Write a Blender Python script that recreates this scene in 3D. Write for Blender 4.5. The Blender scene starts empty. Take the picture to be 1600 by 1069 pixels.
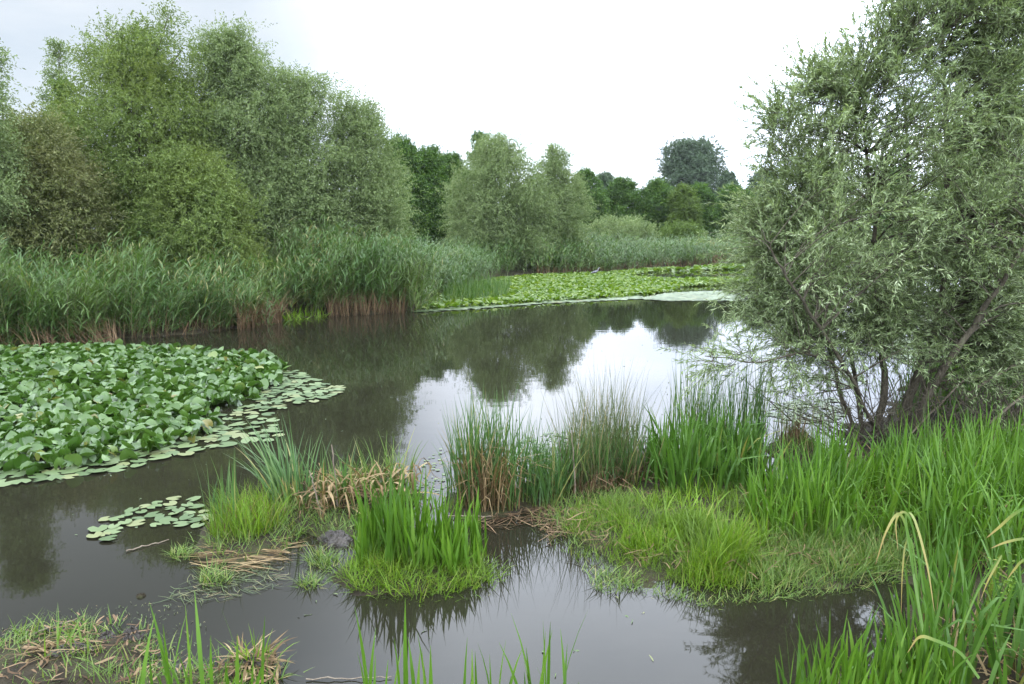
import bpy, math
import numpy as np
from math import radians as R

# ---------------------------------------------------------------- camera, sky, sun
SC = bpy.context.scene
COL = SC.collection
FPX, CAMH, HORIZ = 1155.0, 2.3, 360.0
PITCH = math.atan((534.5 - HORIZ) / FPX)
cam_d = bpy.data.cameras.new('camera')
cam_d.sensor_width = 36.0
cam_d.lens = FPX * 36.0 / 1600.0
cam_d.clip_start, cam_d.clip_end = 0.05, 4000
cam = bpy.data.objects.new('camera', cam_d)
cam.location = (0, 0, CAMH)
cam.rotation_euler = (math.pi / 2 - PITCH, 0, 0)
COL.objects.link(cam)
SC.camera = cam
SC.view_settings.view_transform = 'Standard'
SC.view_settings.look = 'None'
SC.view_settings.exposure = 0.0
SC.view_settings.gamma = 1.0
try:
    SC.cycles.max_bounces = 7
    SC.cycles.diffuse_bounces = 3
    SC.cycles.glossy_bounces = 3
    SC.cycles.transmission_bounces = 4
    SC.cycles.volume_bounces = 0
    SC.cycles.caustics_reflective = False
    SC.cycles.caustics_refractive = False
    SC.cycles.use_denoising = True
except Exception:
    pass

SUN_EL, SUN_ROT = R(62), R(-25)          # behind thin cloud, high and ahead, a little to the right
W = bpy.data.worlds.new('World')
SC.world = W
W.use_nodes = True
nt = W.node_tree
nt.nodes.clear()


def nd(t, kind, **kw):
    n = t.nodes.new(kind)
    for k, v in kw.items():
        setattr(n, k, v)
    return n


def math_node(t, op, a, b=None, c=None):
    n = nd(t, 'ShaderNodeMath', operation=op)
    for i, v in enumerate((a, b, c)):
        if v is None:
            continue
        if isinstance(v, (int, float)):
            n.inputs[i].default_value = v
        else:
            t.links.new(v, n.inputs[i])
    return n.outputs[0]


def ramp(t, fac, stops, interp='LINEAR'):
    n = nd(t, 'ShaderNodeValToRGB')
    cr = n.color_ramp
    cr.interpolation = interp
    while len(cr.elements) < len(stops):
        cr.elements.new(0.5)
    for e, (p, c) in zip(cr.elements, stops):
        e.position = p
        e.color = (c, c, c, 1) if isinstance(c, (int, float)) else (*c, 1)
    if fac is not None:
        t.links.new(fac, n.inputs[0])
    return n.outputs[0]


def sky_world():
    out = nd(nt, 'ShaderNodeOutputWorld')
    bg = nd(nt, 'ShaderNodeBackground')
    bg.inputs[1].default_value = 0.1
    sky = nd(nt, 'ShaderNodeTexSky')
    sky.sky_type = 'NISHITA'
    sky.sun_disc = False
    sky.sun_elevation = SUN_EL
    sky.sun_rotation = SUN_ROT
    tc = nd(nt, 'ShaderNodeTexCoord')
    sep = nd(nt, 'ShaderNodeSeparateXYZ')
    nt.links.new(tc.outputs['Generated'], sep.inputs[0])
    x, y, z = sep.outputs
    # the cloud deck seen in perspective: project the direction on a flat layer
    zz = math_node(nt, 'MAXIMUM', math_node(nt, 'ADD', z, 0.12), 0.05)
    u = math_node(nt, 'DIVIDE', x, zz)
    v = math_node(nt, 'DIVIDE', y, zz)
    comb = nd(nt, 'ShaderNodeCombineXYZ')
    nt.links.new(u, comb.inputs[0]); nt.links.new(v, comb.inputs[1])
    n1 = nd(nt, 'ShaderNodeTexNoise')
    n1.inputs['Scale'].default_value = 0.55
    n1.inputs['Detail'].default_value = 6
    n1.inputs['Roughness'].default_value = 0.55
    n1.inputs['Distortion'].default_value = 0.3
    nt.links.new(comb.outputs[0], n1.inputs['Vector'])
    cl = ramp(nt, n1.outputs[0], [(0.32, 0.0), (0.68, 1.0)], 'EASE')
    # thinner, greyer deck to the upper left, bright veil ahead and to the right
    d = nd(nt, 'ShaderNodeVectorMath', operation='DOT_PRODUCT')
    nt.links.new(tc.outputs['Generated'], d.inputs[0])
    v0 = np.array([-0.50, 0.84, 0.25]); v0 /= np.linalg.norm(v0)
    d.inputs[1].default_value = tuple(v0)
    patch = ramp(nt, d.outputs['Value'], [(0.86, 0.0), (0.985, 1.0)], 'EASE')
    dim = nd(nt, 'ShaderNodeMix', data_type='RGBA')
    nt.links.new(cl, dim.inputs[0])
    dim.inputs[6].default_value = (15.0, 16.9, 20.6, 1)
    dim.inputs[7].default_value = (22.8, 24.2, 26.8, 1)
    dim2 = nd(nt, 'ShaderNodeMix', data_type='RGBA')
    nt.links.new(cl, dim2.inputs[0])
    dim2.inputs[6].default_value = (7.0, 8.0, 9.0, 1)
    dim2.inputs[7].default_value = (9.3, 9.8, 10.4, 1)
    # an overcast deck is brighter overhead than at the horizon
    el = ramp(nt, z, [(0.0, 0.46), (0.14, 0.52), (0.22, 0.62), (0.33, 0.84), (0.42, 1.0), (0.8, 1.0)])
    gain = nd(nt, 'ShaderNodeVectorMath', operation='SCALE')
    nt.links.new(dim.outputs[2], gain.inputs[0])
    nt.links.new(math_node(nt, 'MULTIPLY', el, 2.8), gain.inputs['Scale'])
    mx = nd(nt, 'ShaderNodeMix', data_type='RGBA')
    nt.links.new(patch, mx.inputs[0])
    nt.links.new(gain.outputs[0], mx.inputs[6]); nt.links.new(dim2.outputs[2], mx.inputs[7])
    # a veil of the clear sky behind
    m2 = nd(nt, 'ShaderNodeMix', data_type='RGBA')
    m2.inputs[0].default_value = 0.93
    nt.links.new(sky.outputs[0], m2.inputs[6]); nt.links.new(mx.outputs[2], m2.inputs[7])
    nt.links.new(m2.outputs[2], bg.inputs[0])
    nt.links.new(bg.outputs[0], out.inputs[0])


sky_world()
sun_d = bpy.data.lights.new('sun', 'SUN')
sun_d.energy = 1.3
sun_d.angle = R(28)
sun_d.color = (1.0, 0.96, 0.9)
sun = bpy.data.objects.new('sun', sun_d)
sun.rotation_euler = (R(90) - SUN_EL, 0, math.pi + R(-25) * -1 * -1)
COL.objects.link(sun)

# ---------------------------------------------------------------- helpers
CP, SP = math.cos(PITCH), math.sin(PITCH)


def ray(px, py):
    cx, cy = (px - 800.0) / FPX, -(py - 534.5) / FPX
    return np.array([cx, CP + cy * SP, -SP + cy * CP])


def P(px, py, z=0.0):
    """world point on the level z that lies in direction (px, py) of the photograph"""
    r = ray(px, py)
    return np.array([0, 0, CAMH]) + r * ((z - CAMH) / r[2])


def Pd(px, py, D):
    """world point at the distance y = D in that direction"""
    r = ray(px, py)
    return np.array([0, 0, CAMH]) + r * (D / r[1])


def poly(pts, z=0.0):
    return np.array([P(a, b, z)[:2] for a, b in pts])


def norm(v):
    return v / np.maximum(np.linalg.norm(v, axis=-1, keepdims=True), 1e-9)


def sd(pg, X, Y):
    """signed distance to a polygon, positive inside"""
    X = np.asarray(X, float); Y = np.asarray(Y, float)
    best = np.full(X.shape, 1e18); ins = np.zeros(X.shape, bool)
    n = len(pg)
    for i in range(n):
        ax, ay = pg[i]; bx, by = pg[(i + 1) % n]
        ex, ey = bx - ax, by - ay
        tt = np.clip(((X - ax) * ex + (Y - ay) * ey) / (ex * ex + ey * ey + 1e-12), 0, 1)
        best = np.minimum(best, (X - ax - tt * ex) ** 2 + (Y - ay - tt * ey) ** 2)
        c = (ay > Y) != (by > Y)
        with np.errstate(divide='ignore', invalid='ignore'):
            ins ^= c & (X < (bx - ax) * (Y - ay) / (by - ay + 1e-15) + ax)
    return np.where(ins, 1, -1) * np.sqrt(best)


def sm(x):
    x = np.clip(x, 0, 1)
    return x * x * (3 - 2 * x)


def scat(pg, n, rng):
    lo, hi = pg.min(0), pg.max(0)
    out = np.zeros((0, 2))
    for _ in range(40):
        q = rng.uniform(lo, hi, (n * 3, 2))
        out = np.vstack([out, q[sd(pg, q[:, 0], q[:, 1]) > 0]])
        if len(out) >= n:
            break
    return out[:n]


def scatpx(pts, n, rng):
    """scatter evenly per pixel inside a pixel outline"""
    pg = np.array(pts, float)
    q = scat(pg, n, rng)
    return np.array([P(a, b)[:2] for a, b in q])


def wob(X, Y, s=1.0):
    return (np.sin(1.7 * X * s + 0.6 * np.sin(2.3 * Y * s)) * np.cos(1.3 * Y * s + 0.8 * np.sin(1.1 * X * s))
            + 0.5 * np.sin(4.1 * X * s + 1.3) * np.cos(3.7 * Y * s + 0.4)
            + 0.25 * np.sin(9.3 * X * s + 2.1 * Y * s) * np.cos(8.9 * Y * s))


class Acc:
    def __init__(self):
        self.V, self.Q, self.a, self.t, self.n = [], [], [], [], 0

    def add(self, V, Q, var, t):
        V = np.asarray(V, float).reshape(-1, 3)
        self.V.append(V); self.Q.append(np.asarray(Q, int).reshape(-1, 4) + self.n)
        self.a.append(np.broadcast_to(np.asarray(var, float), (len(V),)))
        self.t.append(np.broadcast_to(np.asarray(t, float), (len(V),)))
        self.n += len(V)
        return self

    def build(self, name, mat, parent=None, smooth=True, loc=(0, 0, 0)):
        V = np.vstack(self.V) - np.asarray(loc, float); Q = np.vstack(self.Q)
        o = mesh_obj(name, V, Q, mat, parent, smooth)
        if parent is None:
            o.location = loc
        for k, arr in (('var', self.a), ('along', self.t)):
            at = o.data.attributes.new(k, 'FLOAT', 'POINT')
            at.data.foreach_set('value', np.concatenate(arr).astype(np.float32))
        return o


def mesh_obj(name, V, Q, mat, parent=None, smooth=True):
    me = bpy.data.meshes.new(name)
    me.vertices.add(len(V))
    me.vertices.foreach_set('co', np.asarray(V, np.float32).ravel())
    nq = len(Q)
    me.loops.add(nq * 4)
    me.loops.foreach_set('vertex_index', np.asarray(Q, np.int32).ravel())
    me.polygons.add(nq)
    me.polygons.foreach_set('loop_start', np.arange(nq, dtype=np.int32) * 4)
    me.update(calc_edges=True)
    me.polygons.foreach_set('use_smooth', np.full(nq, smooth))
    me.materials.append(mat)
    o = bpy.data.objects.new(name, me)
    COL.objects.link(o)
    if parent is not None:
        o.parent = parent
    return o


def tag(o, label=None, cat=None, group=None, kind=None):
    if label: o['label'] = label
    if cat: o['category'] = cat
    if group: o['group'] = group
    if kind: o['kind'] = kind
    return o


def thing(name, label, cat, loc, group=None):
    o = bpy.data.objects.new(name, None)
    o.empty_display_size = 0.2
    o.location = loc
    COL.objects.link(o)
    return tag(o, label, cat, group)


def part(acc, name, mat, root, smooth=True):
    """a part mesh under its thing, in the thing's own coordinates"""
    return acc.build(name, mat, root, smooth, loc=tuple(root.location))


# ---- shapes
def blade_set(rng, roots, hgt, width, lean, curve, segs=5, az=None, azs=math.pi, taper=0.45, pw=1.6, base_w=0.8, kink=0.0):
    """upright leaf blades: ribbons that lean, arch over and come to a point"""
    n = len(roots)
    roots = np.asarray(roots, float)
    H = rng.uniform(*hgt, n) if np.ndim(hgt[0]) == 0 else hgt[0]
    Wd = rng.uniform(*width, n)
    L = rng.uniform(*lean, n); C = rng.uniform(*curve, n)
    A = rng.uniform(-math.pi, math.pi, n) if az is None else az + rng.uniform(-azs, azs, n)
    tw = rng.normal(0, 0.5, n)
    t = np.linspace(0, 1, segs + 1)
    th = L[:, None] + C[:, None] * t[None] ** pw
    if kink:
        k = rng.uniform(0.35, 0.8, n); on = rng.random(n) < kink
        th = th + (on[:, None] & (t[None] > k[:, None])) * rng.uniform(0.8, 1.9, n)[:, None]
    thm = 0.5 * (th[:, 1:] + th[:, :-1])
    ds = (H / segs)[:, None]
    r = np.concatenate([np.zeros((n, 1)), np.cumsum(np.sin(thm) * ds, 1)], 1)
    z = np.concatenate([np.zeros((n, 1)), np.cumsum(np.cos(thm) * ds, 1)], 1)
    ca, sa = np.cos(A)[:, None], np.sin(A)[:, None]
    c = np.stack([roots[:, 0:1] + r * ca, roots[:, 1:2] + r * sa, roots[:, 2:3] + z], -1)
    B = A + math.pi / 2 + tw
    tws = B[:, None] + 0.4 * tw[:, None] * t[None]
    side = np.stack([np.cos(tws), np.sin(tws), 0.15 * np.sin(th)], -1)
    prof = np.where(t < 1 - taper, base_w + (1 - base_w) * np.clip(t / max(1 - taper, 1e-3), 0, 1), np.clip((1 - t) / taper, 0.03, 1) ** 0.8)
    hw = 0.5 * Wd[:, None] * prof[None]
    V = np.stack([c - side * hw[..., None], c + side * hw[..., None]], 2)       # n, segs+1, 2, 3
    k = np.arange(segs)
    q = np.stack([2 * k, 2 * k + 1, 2 * k + 3, 2 * k + 2], -1)
    Q = (q[None] + (np.arange(n) * 2 * (segs + 1))[:, None, None]).reshape(-1, 4)
    var = np.repeat(rng.random(n), 2 * (segs + 1))
    tt = np.tile(np.repeat(t, 2), n)
    return V.reshape(-1, 3), Q, var, tt


def leaf_set(rng, pos, d, nrm, L, Wd, bend=0.15, var=None):
    """small leaves: one kite-shaped face each"""
    n = len(pos)
    d = norm(d); s = norm(np.cross(d, nrm)); nn = np.cross(s, d)
    L = L[:, None]; Wd = Wd[:, None]
    mid = pos + d * L * 0.45 + nn * L * bend * 0.35
    V = np.stack([pos, mid + s * Wd * 0.5, pos + d * L - nn * L * bend, mid - s * Wd * 0.5], 1)
    Q = np.arange(n * 4).reshape(-1, 4)
    v = rng.random(n) if var is None else var
    return V.reshape(-1, 3), Q, np.repeat(v, 4), np.tile([0, .5, 1, .5], n)


def tube(path, rad, sides=6):
    path = np.asarray(path, float); k = len(path)
    rad = np.broadcast_to(np.asarray(rad, float), (k,))
    tg = norm(np.gradient(path, axis=0))
    ref = np.array([0.13, 0.31, 0.94]) if abs(tg[0][2]) < 0.9 else np.array([0.94, 0.31, 0.13])
    a = norm(np.cross(tg, ref)); b = np.cross(tg, a)
    ph = np.linspace(0, 2 * math.pi, sides, endpoint=False)
    V = path[:, None] + rad[:, None, None] * (np.cos(ph)[None, :, None] * a[:, None] + np.sin(ph)[None, :, None] * b[:, None])
    Q = []
    for i in range(k - 1):
        for j in range(sides):
            j2 = (j + 1) % sides
            Q.append((i * sides + j, i * sides + j2, (i + 1) * sides + j2, (i + 1) * sides + j))
    return V.reshape(-1, 3), np.array(Q), 0.5, np.repeat(np.linspace(0, 1, k), sides)


def spline(pts, n):
    pts = np.asarray(pts, float)
    if len(pts) == 2:
        return pts[0] + (pts[1] - pts[0]) * np.linspace(0, 1, n)[:, None]
    p = np.vstack([2 * pts[0] - pts[1], pts, 2 * pts[-1] - pts[-2]])
    out = []
    for u in np.linspace(0, len(pts) - 1 - 1e-6, n):
        i = int(u); f = u - i
        a, b, c, d = p[i:i + 4]
        out.append(0.5 * (2 * b + (c - a) * f + (2 * a - 5 * b + 4 * c - d) * f * f + (3 * b - a - 3 * c + d) * f ** 3))
    return np.array(out)


def ribbon(path, w, facing=None, var=0.5):
    path = np.asarray(path, float); k = len(path)
    w = np.broadcast_to(np.asarray(w, float), (k,))
    tg = norm(np.gradient(path, axis=0))
    f = np.array([0.2, -1, 0.3]) if facing is None else np.asarray(facing, float)
    s = norm(np.cross(tg, f))
    V = np.stack([path - s * w[:, None] / 2, path + s * w[:, None] / 2], 1).reshape(-1, 3)
    q = np.arange(k - 1)
    Q = np.stack([2 * q, 2 * q + 1, 2 * q + 3, 2 * q + 2], -1)
    return V, Q, var, np.repeat(np.linspace(0, 1, k), 2)


# ---------------------------------------------------------------- materials
def new_mat(name):
    m = bpy.data.materials.new(name)
    m.use_nodes = True
    t = m.node_tree
    t.nodes.clear()
    out = nd(t, 'ShaderNodeOutputMaterial')
    return m, t, out


def leaf_mat(name, stops, along=None, rough=0.5, spec=0.35, trans=0.3, patch=None, tcol=1.0):
    """leaf colours run over the leaves at random ('var'); 'along' colours a blade from its base to its tip;
    patch = (colour, scale, low, high): shoots of another colour that come in drifts"""
    m, t, out = new_mat(name)
    a = nd(t, 'ShaderNodeAttribute', attribute_name='var')
    col = ramp(t, a.outputs['Fac'], stops)
    if patch:
        pc, sc, lo, hi = patch
        g = nd(t, 'ShaderNodeNewGeometry')
        n = nd(t, 'ShaderNodeTexNoise')
        n.inputs['Scale'].default_value = sc
        n.inputs['Detail'].default_value = 3
        t.links.new(g.outputs['Position'], n.inputs['Vector'])
        f = ramp(t, n.outputs[0], [(lo, 0.0), (hi, 1.0)])
        mx = nd(t, 'ShaderNodeMix', data_type='RGBA')
        t.links.new(f, mx.inputs[0]); t.links.new(col, mx.inputs[6])
        mx.inputs[7].default_value = (*pc, 1)
        col = mx.outputs[2]
    if along:
        b = nd(t, 'ShaderNodeAttribute', attribute_name='along')
        for (p0, p1, c) in along:
            lo, hi = min(p0, p1), max(p0, p1)
            f = ramp(t, b.outputs['Fac'], [(lo, 1.0 if p0 > p1 else 0.0), (hi, 0.0 if p0 > p1 else 1.0)])
            mx = nd(t, 'ShaderNodeMix', data_type='RGBA')
            t.links.new(f, mx.inputs[0]); t.links.new(col, mx.inputs[6])
            mx.inputs[7].default_value = (*c, 1)
            col = mx.outputs[2]
    bs = nd(t, 'ShaderNodeBsdfPrincipled')
    t.links.new(col, bs.inputs['Base Color'])
    bs.inputs['Roughness'].default_value = rough
    bs.inputs['Specular IOR Level'].default_value = spec
    if trans > 0:
        tr = nd(t, 'ShaderNodeBsdfTranslucent')
        mt = nd(t, 'ShaderNodeMix', data_type='RGBA', blend_type='MULTIPLY')
        mt.inputs[0].default_value = 1.0
        t.links.new(col, mt.inputs[6])
        mt.inputs[7].default_value = (1.25 * tcol, 1.3 * tcol, 0.7 * tcol, 1)
        t.links.new(mt.outputs[2], tr.inputs[0])
        ms = nd(t, 'ShaderNodeMixShader')
        ms.inputs[0].default_value = trans
        t.links.new(bs.outputs[0], ms.inputs[1]); t.links.new(tr.outputs[0], ms.inputs[2])
        t.links.new(ms.outputs[0], out.inputs[0])
    else:
        t.links.new(bs.outputs[0], out.inputs[0])
    return m


def noise_mat(name, stops, scale=4.0, rough=0.8, bump=0.3, bscale=20.0, spec=0.3, stretch=None):
    m, t, out = new_mat(name)
    g = nd(t, 'ShaderNodeTexCoord')
    vec = g.outputs['Object']
    if stretch:
        mp = nd(t, 'ShaderNodeMapping')
        mp.inputs['Scale'].default_value = stretch
        t.links.new(vec, mp.inputs[0]); vec = mp.outputs[0]
    n = nd(t, 'ShaderNodeTexNoise')
    n.inputs['Scale'].default_value = scale
    n.inputs['Detail'].default_value = 7
    n.inputs['Roughness'].default_value = 0.65
    t.links.new(vec, n.inputs['Vector'])
    bs = nd(t, 'ShaderNodeBsdfPrincipled')
    t.links.new(ramp(t, n.outputs[0], stops), bs.inputs['Base Color'])
    bs.inputs['Roughness'].default_value = rough
    bs.inputs['Specular IOR Level'].default_value = spec
    if bump:
        n2 = nd(t, 'ShaderNodeTexNoise')
        n2.inputs['Scale'].default_value = bscale
        n2.inputs['Detail'].default_value = 5
        t.links.new(vec, n2.inputs['Vector'])
        bm = nd(t, 'ShaderNodeBump')
        bm.inputs['Strength'].default_value = bump
        bm.inputs['Distance'].default_value = 0.05
        t.links.new(n2.outputs[0], bm.inputs['Height'])
        t.links.new(bm.outputs[0], bs.inputs['Normal'])
    t.links.new(bs.outputs[0], out.inputs[0])
    return m


def water_mat():
    m, t, out = new_mat('pond_water')
    g = nd(t, 'ShaderNodeNewGeometry')
    n = nd(t, 'ShaderNodeTexNoise')
    n.inputs['Scale'].default_value = 0.35
    n.inputs['Detail'].default_value = 4
    t.links.new(g.outputs['Position'], n.inputs['Vector'])
    bs = nd(t, 'ShaderNodeBsdfPrincipled')
    t.links.new(ramp(t, n.outputs[0], [(0.3, (0.0100, 0.0095, 0.0058)), (0.7, (0.0140, 0.0132, 0.0082))]), bs.inputs['Base Color'])
    bs.inputs['Roughness'].default_value = 0.025
    bs.inputs['IOR'].default_value = 1.333
    n2 = nd(t, 'ShaderNodeTexNoise')
    n2.inputs['Scale'].default_value = 1.6
    n2.inputs['Detail'].default_value = 3
    n2.inputs['Distortion'].default_value = 0.4
    mp = nd(t, 'ShaderNodeMapping')
    mp.inputs['Scale'].default_value = (1.0, 2.2, 1.0)
    t.links.new(g.outputs['Position'], mp.inputs[0])
    t.links.new(mp.outputs[0], n2.inputs['Vector'])
    bm = nd(t, 'ShaderNodeBump')
    bm.inputs['Strength'].default_value = 0.035
    bm.inputs['Distance'].default_value = 0.02
    t.links.new(n2.outputs[0], bm.inputs['Height'])
    t.links.new(bm.outputs[0], bs.inputs['Normal'])
    t.links.new(bs.outputs[0], out.inputs[0])
    return m


M = {}
M['water'] = water_mat()
M['ground'] = noise_mat('bank_soil', [(0.3, (0.014, 0.011, 0.007)), (0.5, (0.027, 0.022, 0.012)), (0.68, (0.03, 0.038, 0.012))], 3.6, 0.85, 0.9, 22, 0.15)
M['mud'] = noise_mat('wet_mud', [(0.35, (0.013, 0.010, 0.007)), (0.65, (0.036, 0.027, 0.018))], 9, 0.45, 0.8, 30, 0.5)
M['bark'] = noise_mat('willow_bark', [(0.3, (0.04, 0.033, 0.023)), (0.6, (0.095, 0.083, 0.058)), (0.75, (0.12, 0.12, 0.075))], 14, 0.9, 0.7, 40, 0.2, (1, 1, 0.3))
M['deadwood'] = noise_mat('dead_wood', [(0.3, (0.09, 0.07, 0.05)), (0.7, (0.24, 0.20, 0.15))], 12, 0.9, 0.5, 40, 0.2, (1, 1, 0.3))
M['willow'] = leaf_mat('willow_leaf', [(0, (0.097, 0.138, 0.054)), (0.5, (0.166, 0.222, 0.097)), (0.8, (0.274, 0.341, 0.177)), (1, (0.434, 0.504, 0.305))], spec=0.25, rough=0.5, trans=0.3)
M['willow_grey'] = leaf_mat('grey_willow_leaf', [(0, (0.100, 0.146, 0.052)), (0.6, (0.151, 0.206, 0.079)), (1, (0.229, 0.280, 0.131))], spec=0.2, rough=0.5, trans=0.25)
M['willow_green'] = leaf_mat('green_willow_leaf', [(0, (0.072, 0.117, 0.026)), (0.6, (0.118, 0.166, 0.042)), (1, (0.214, 0.281, 0.098))], spec=0.2, rough=0.5, trans=0.3,
                             patch=((0.108, 0.140, 0.029), 0.35, 0.45, 0.65))
M['willow_brown'] = leaf_mat('brown_tinged_leaf', [(0, (0.079, 0.101, 0.029)), (0.6, (0.121, 0.142, 0.048)), (1, (0.231, 0.243, 0.110))], spec=0.2, rough=0.55, trans=0.25,
                             patch=((0.120, 0.123, 0.046), 0.5, 0.52, 0.75))
M['dark'] = leaf_mat('dark_broad_leaf', [(0, (0.031, 0.069, 0.014)), (0.7, (0.055, 0.115, 0.018)), (1, (0.118, 0.198, 0.027))], spec=0.2, rough=0.5, trans=0.25)
M['yellowish'] = leaf_mat('yellow_green_leaf', [(0, (0.055, 0.092, 0.015)), (0.7, (0.080, 0.128, 0.022)), (1, (0.129, 0.189, 0.044))], spec=0.2, rough=0.5, trans=0.28)
M['far'] = leaf_mat('far_poplar_leaf', [(0, (0.046, 0.075, 0.044)), (0.7, (0.072, 0.111, 0.062)), (1, (0.117, 0.163, 0.098))], spec=0.2, rough=0.55, trans=0.2)
M['reed'] = leaf_mat('reed_leaf', [(0, (0.040, 0.089, 0.020)), (0.6, (0.060, 0.118, 0.028)), (0.95, (0.103, 0.158, 0.052)), (1, (0.199, 0.194, 0.074))], spec=0.25, rough=0.42, trans=0.3,
                     patch=((0.079, 0.128, 0.026), 0.6, 0.5, 0.68))
M['reed_far'] = leaf_mat('far_reed_leaf', [(0, (0.035, 0.079, 0.013)), (0.7, (0.053, 0.107, 0.020)), (1, (0.094, 0.144, 0.032))], rough=0.5, trans=0.3)
M['stalk'] = leaf_mat('reed_stalk', [(0, (0.10, 0.075, 0.04)), (0.25, (0.10, 0.11, 0.045)), (1, (0.09, 0.12, 0.04))], rough=0.6, trans=0.1)
M['dry'] = leaf_mat('dry_reed', [(0, (0.055, 0.033, 0.018)), (0.5, (0.11, 0.070, 0.038)), (1, (0.20, 0.14, 0.08))], rough=0.8, trans=0.15, spec=0.15)
M['straw'] = leaf_mat('dry_leaf', [(0, (0.07, 0.045, 0.02)), (0.5, (0.155, 0.105, 0.048)), (1, (0.30, 0.225, 0.12))], rough=0.75, trans=0.2, spec=0.2)
M['iris'] = leaf_mat('iris_leaf', [(0, (0.049, 0.113, 0.009)), (0.6, (0.074, 0.159, 0.014)), (1, (0.111, 0.199, 0.026))], along=[(0.25, 0.0, (0.132, 0.154, 0.023))], spec=0.22, rough=0.45, trans=0.28, patch=((0.044, 0.101, 0.013), 1.7, 0.48, 0.64))
M['iris_dark'] = leaf_mat('dark_iris_leaf', [(0, (0.034, 0.084, 0.011)), (0.6, (0.052, 0.115, 0.015)), (0.94, (0.076, 0.150, 0.028)), (1, (0.205, 0.194, 0.048))], along=[(0.2, 0.0, (0.103, 0.115, 0.020))], spec=0.22, rough=0.45, trans=0.28)
M['grass'] = leaf_mat('marsh_grass', [(0, (0.071, 0.144, 0.008)), (0.6, (0.108, 0.194, 0.012)), (0.93, (0.149, 0.228, 0.024)), (1, (0.198, 0.186, 0.054))], along=[(0.3, 0.0, (0.083, 0.092, 0.020))], spec=0.22, rough=0.45, trans=0.28,
                      patch=((0.079, 0.134, 0.017), 2.6, 0.48, 0.66))
M['grass_dull'] = leaf_mat('dull_marsh_grass', [(0, (0.064, 0.116, 0.016)), (0.6, (0.096, 0.171, 0.028)), (0.85, (0.149, 0.202, 0.046)), (1, (0.256, 0.233, 0.090))], rough=0.55, trans=0.3)
M['cattail'] = leaf_mat('cattail_leaf', [(0, (0.039, 0.087, 0.023)), (0.6, (0.059, 0.126, 0.033)), (0.92, (0.097, 0.166, 0.050)), (1, (0.253, 0.214, 0.083))], along=[(0.22, 0.0, (0.156, 0.156, 0.037))], rough=0.42, trans=0.32)
M['rush'] = leaf_mat('rush_stem', [(0, (0.045, 0.07, 0.025)), (0.6, (0.075, 0.10, 0.035)), (0.85, (0.13, 0.13, 0.055)), (1, (0.25, 0.19, 0.10))], rough=0.55, trans=0.2)
M['turning'] = leaf_mat('yellowing_leaf', [(0, (0.07, 0.15, 0.025)), (1, (0.11, 0.19, 0.045))], along=[(0.45, 0.75, (0.27, 0.24, 0.075)), (0.78, 1.0, (0.30, 0.20, 0.10))], rough=0.5, trans=0.3)
M['lily'] = leaf_mat('lily_leaf', [(0, (0.025, 0.066, 0.006)), (0.35, (0.041, 0.092, 0.010)), (0.8, (0.060, 0.119, 0.020)), (0.965, (0.089, 0.151, 0.035)), (0.985, (0.139, 0.168, 0.035)), (1, (0.139, 0.115, 0.030))], rough=0.34, spec=0.5, trans=0.14)
M['lily_far'] = leaf_mat('far_lily_leaf', [(0, (0.054, 0.109, 0.007)), (0.6, (0.091, 0.156, 0.011)), (1, (0.149, 0.208, 0.031))], rough=0.38, spec=0.5, trans=0.35)
M['pad'] = leaf_mat('lily_pad', [(0, (0.043, 0.072, 0.024)), (0.5, (0.072, 0.106, 0.041)), (0.85, (0.098, 0.132, 0.055)), (1, (0.153, 0.132, 0.055))], rough=0.5, spec=0.3, trans=0.0)
M['duckweed'] = noise_mat('duckweed', [(0.35, (0.14, 0.19, 0.055)), (0.65, (0.22, 0.27, 0.10))], 30, 0.6, 0.3, 80)
M['heron'] = noise_mat('grey_feathers', [(0.3, (0.10, 0.10, 0.115)), (0.7, (0.19, 0.19, 0.21))], 12, 0.8, 0.1, 40)
M['heron_light'] = noise_mat('pale_feathers', [(0.3, (0.26, 0.24, 0.22)), (0.7, (0.38, 0.36, 0.33))], 12, 0.8, 0.0)
M['beak'] = noise_mat('horn_beak', [(0.3, (0.35, 0.25, 0.10)), (0.7, (0.45, 0.33, 0.14))], 12, 0.5, 0.0)

# ---------------------------------------------------------------- ground and water
shore = [(-900, 700), (-300, 590), (0, 549), (60, 542), (130, 534), (200, 529), (300, 523), (390, 511), (440, 501), (500, 495), (570, 492), (640, 488), (672, 470), (700, 456),
         (760, 437), (850, 430), (940, 426), (1050, 418), (1150, 413), (1300, 409), (1480, 410), (1800, 414)]
L1 = np.vstack([poly(shore), [(400, 80), (900, 1200), (-900, 1200), (-900, 20), (-60, 6)]])
L2 = poly([(2600, 450), (1660, 500), (1500, 562), (1420, 602), (1370, 642), (1318, 668), (1296, 690), (1300, 715), (1262, 728), (1222, 748), (1200, 738), (1186, 700), (1090, 700), (1000, 712),
           (905, 735), (835, 758), (818, 790), (858, 838), (925, 888), (1000, 912), (1100, 934), (1190, 922), (1300, 912), (1395, 890), (1432, 930), (1420, 990), (1360, 1050), (1240, 1090), (1240, 1180), (2600, 1180)])
L3 = np.array([(-12, -30), (14, -30), (14, 2.6), (0.6, 2.85), (-1.2, 2.75), (-12, 2.9)])
L4 = poly([(-200, 1010), (20, 1000), (120, 985), (236, 978), (240, 1010), (225, 1045), (330, 1040), (440, 1052), (460, 1120), (-200, 1120)])
L5 = poly([(322, 826), (348, 800), (440, 786), (590, 772), (655, 762), (662, 780), (575, 800), (556, 850), (512, 862), (470, 838), (445, 868), (370, 882), (318, 858)])
L6 = poly([(530, 900), (570, 862), (640, 848), (720, 856), (775, 884), (780, 908), (720, 928), (640, 934), (560, 926)])
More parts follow.
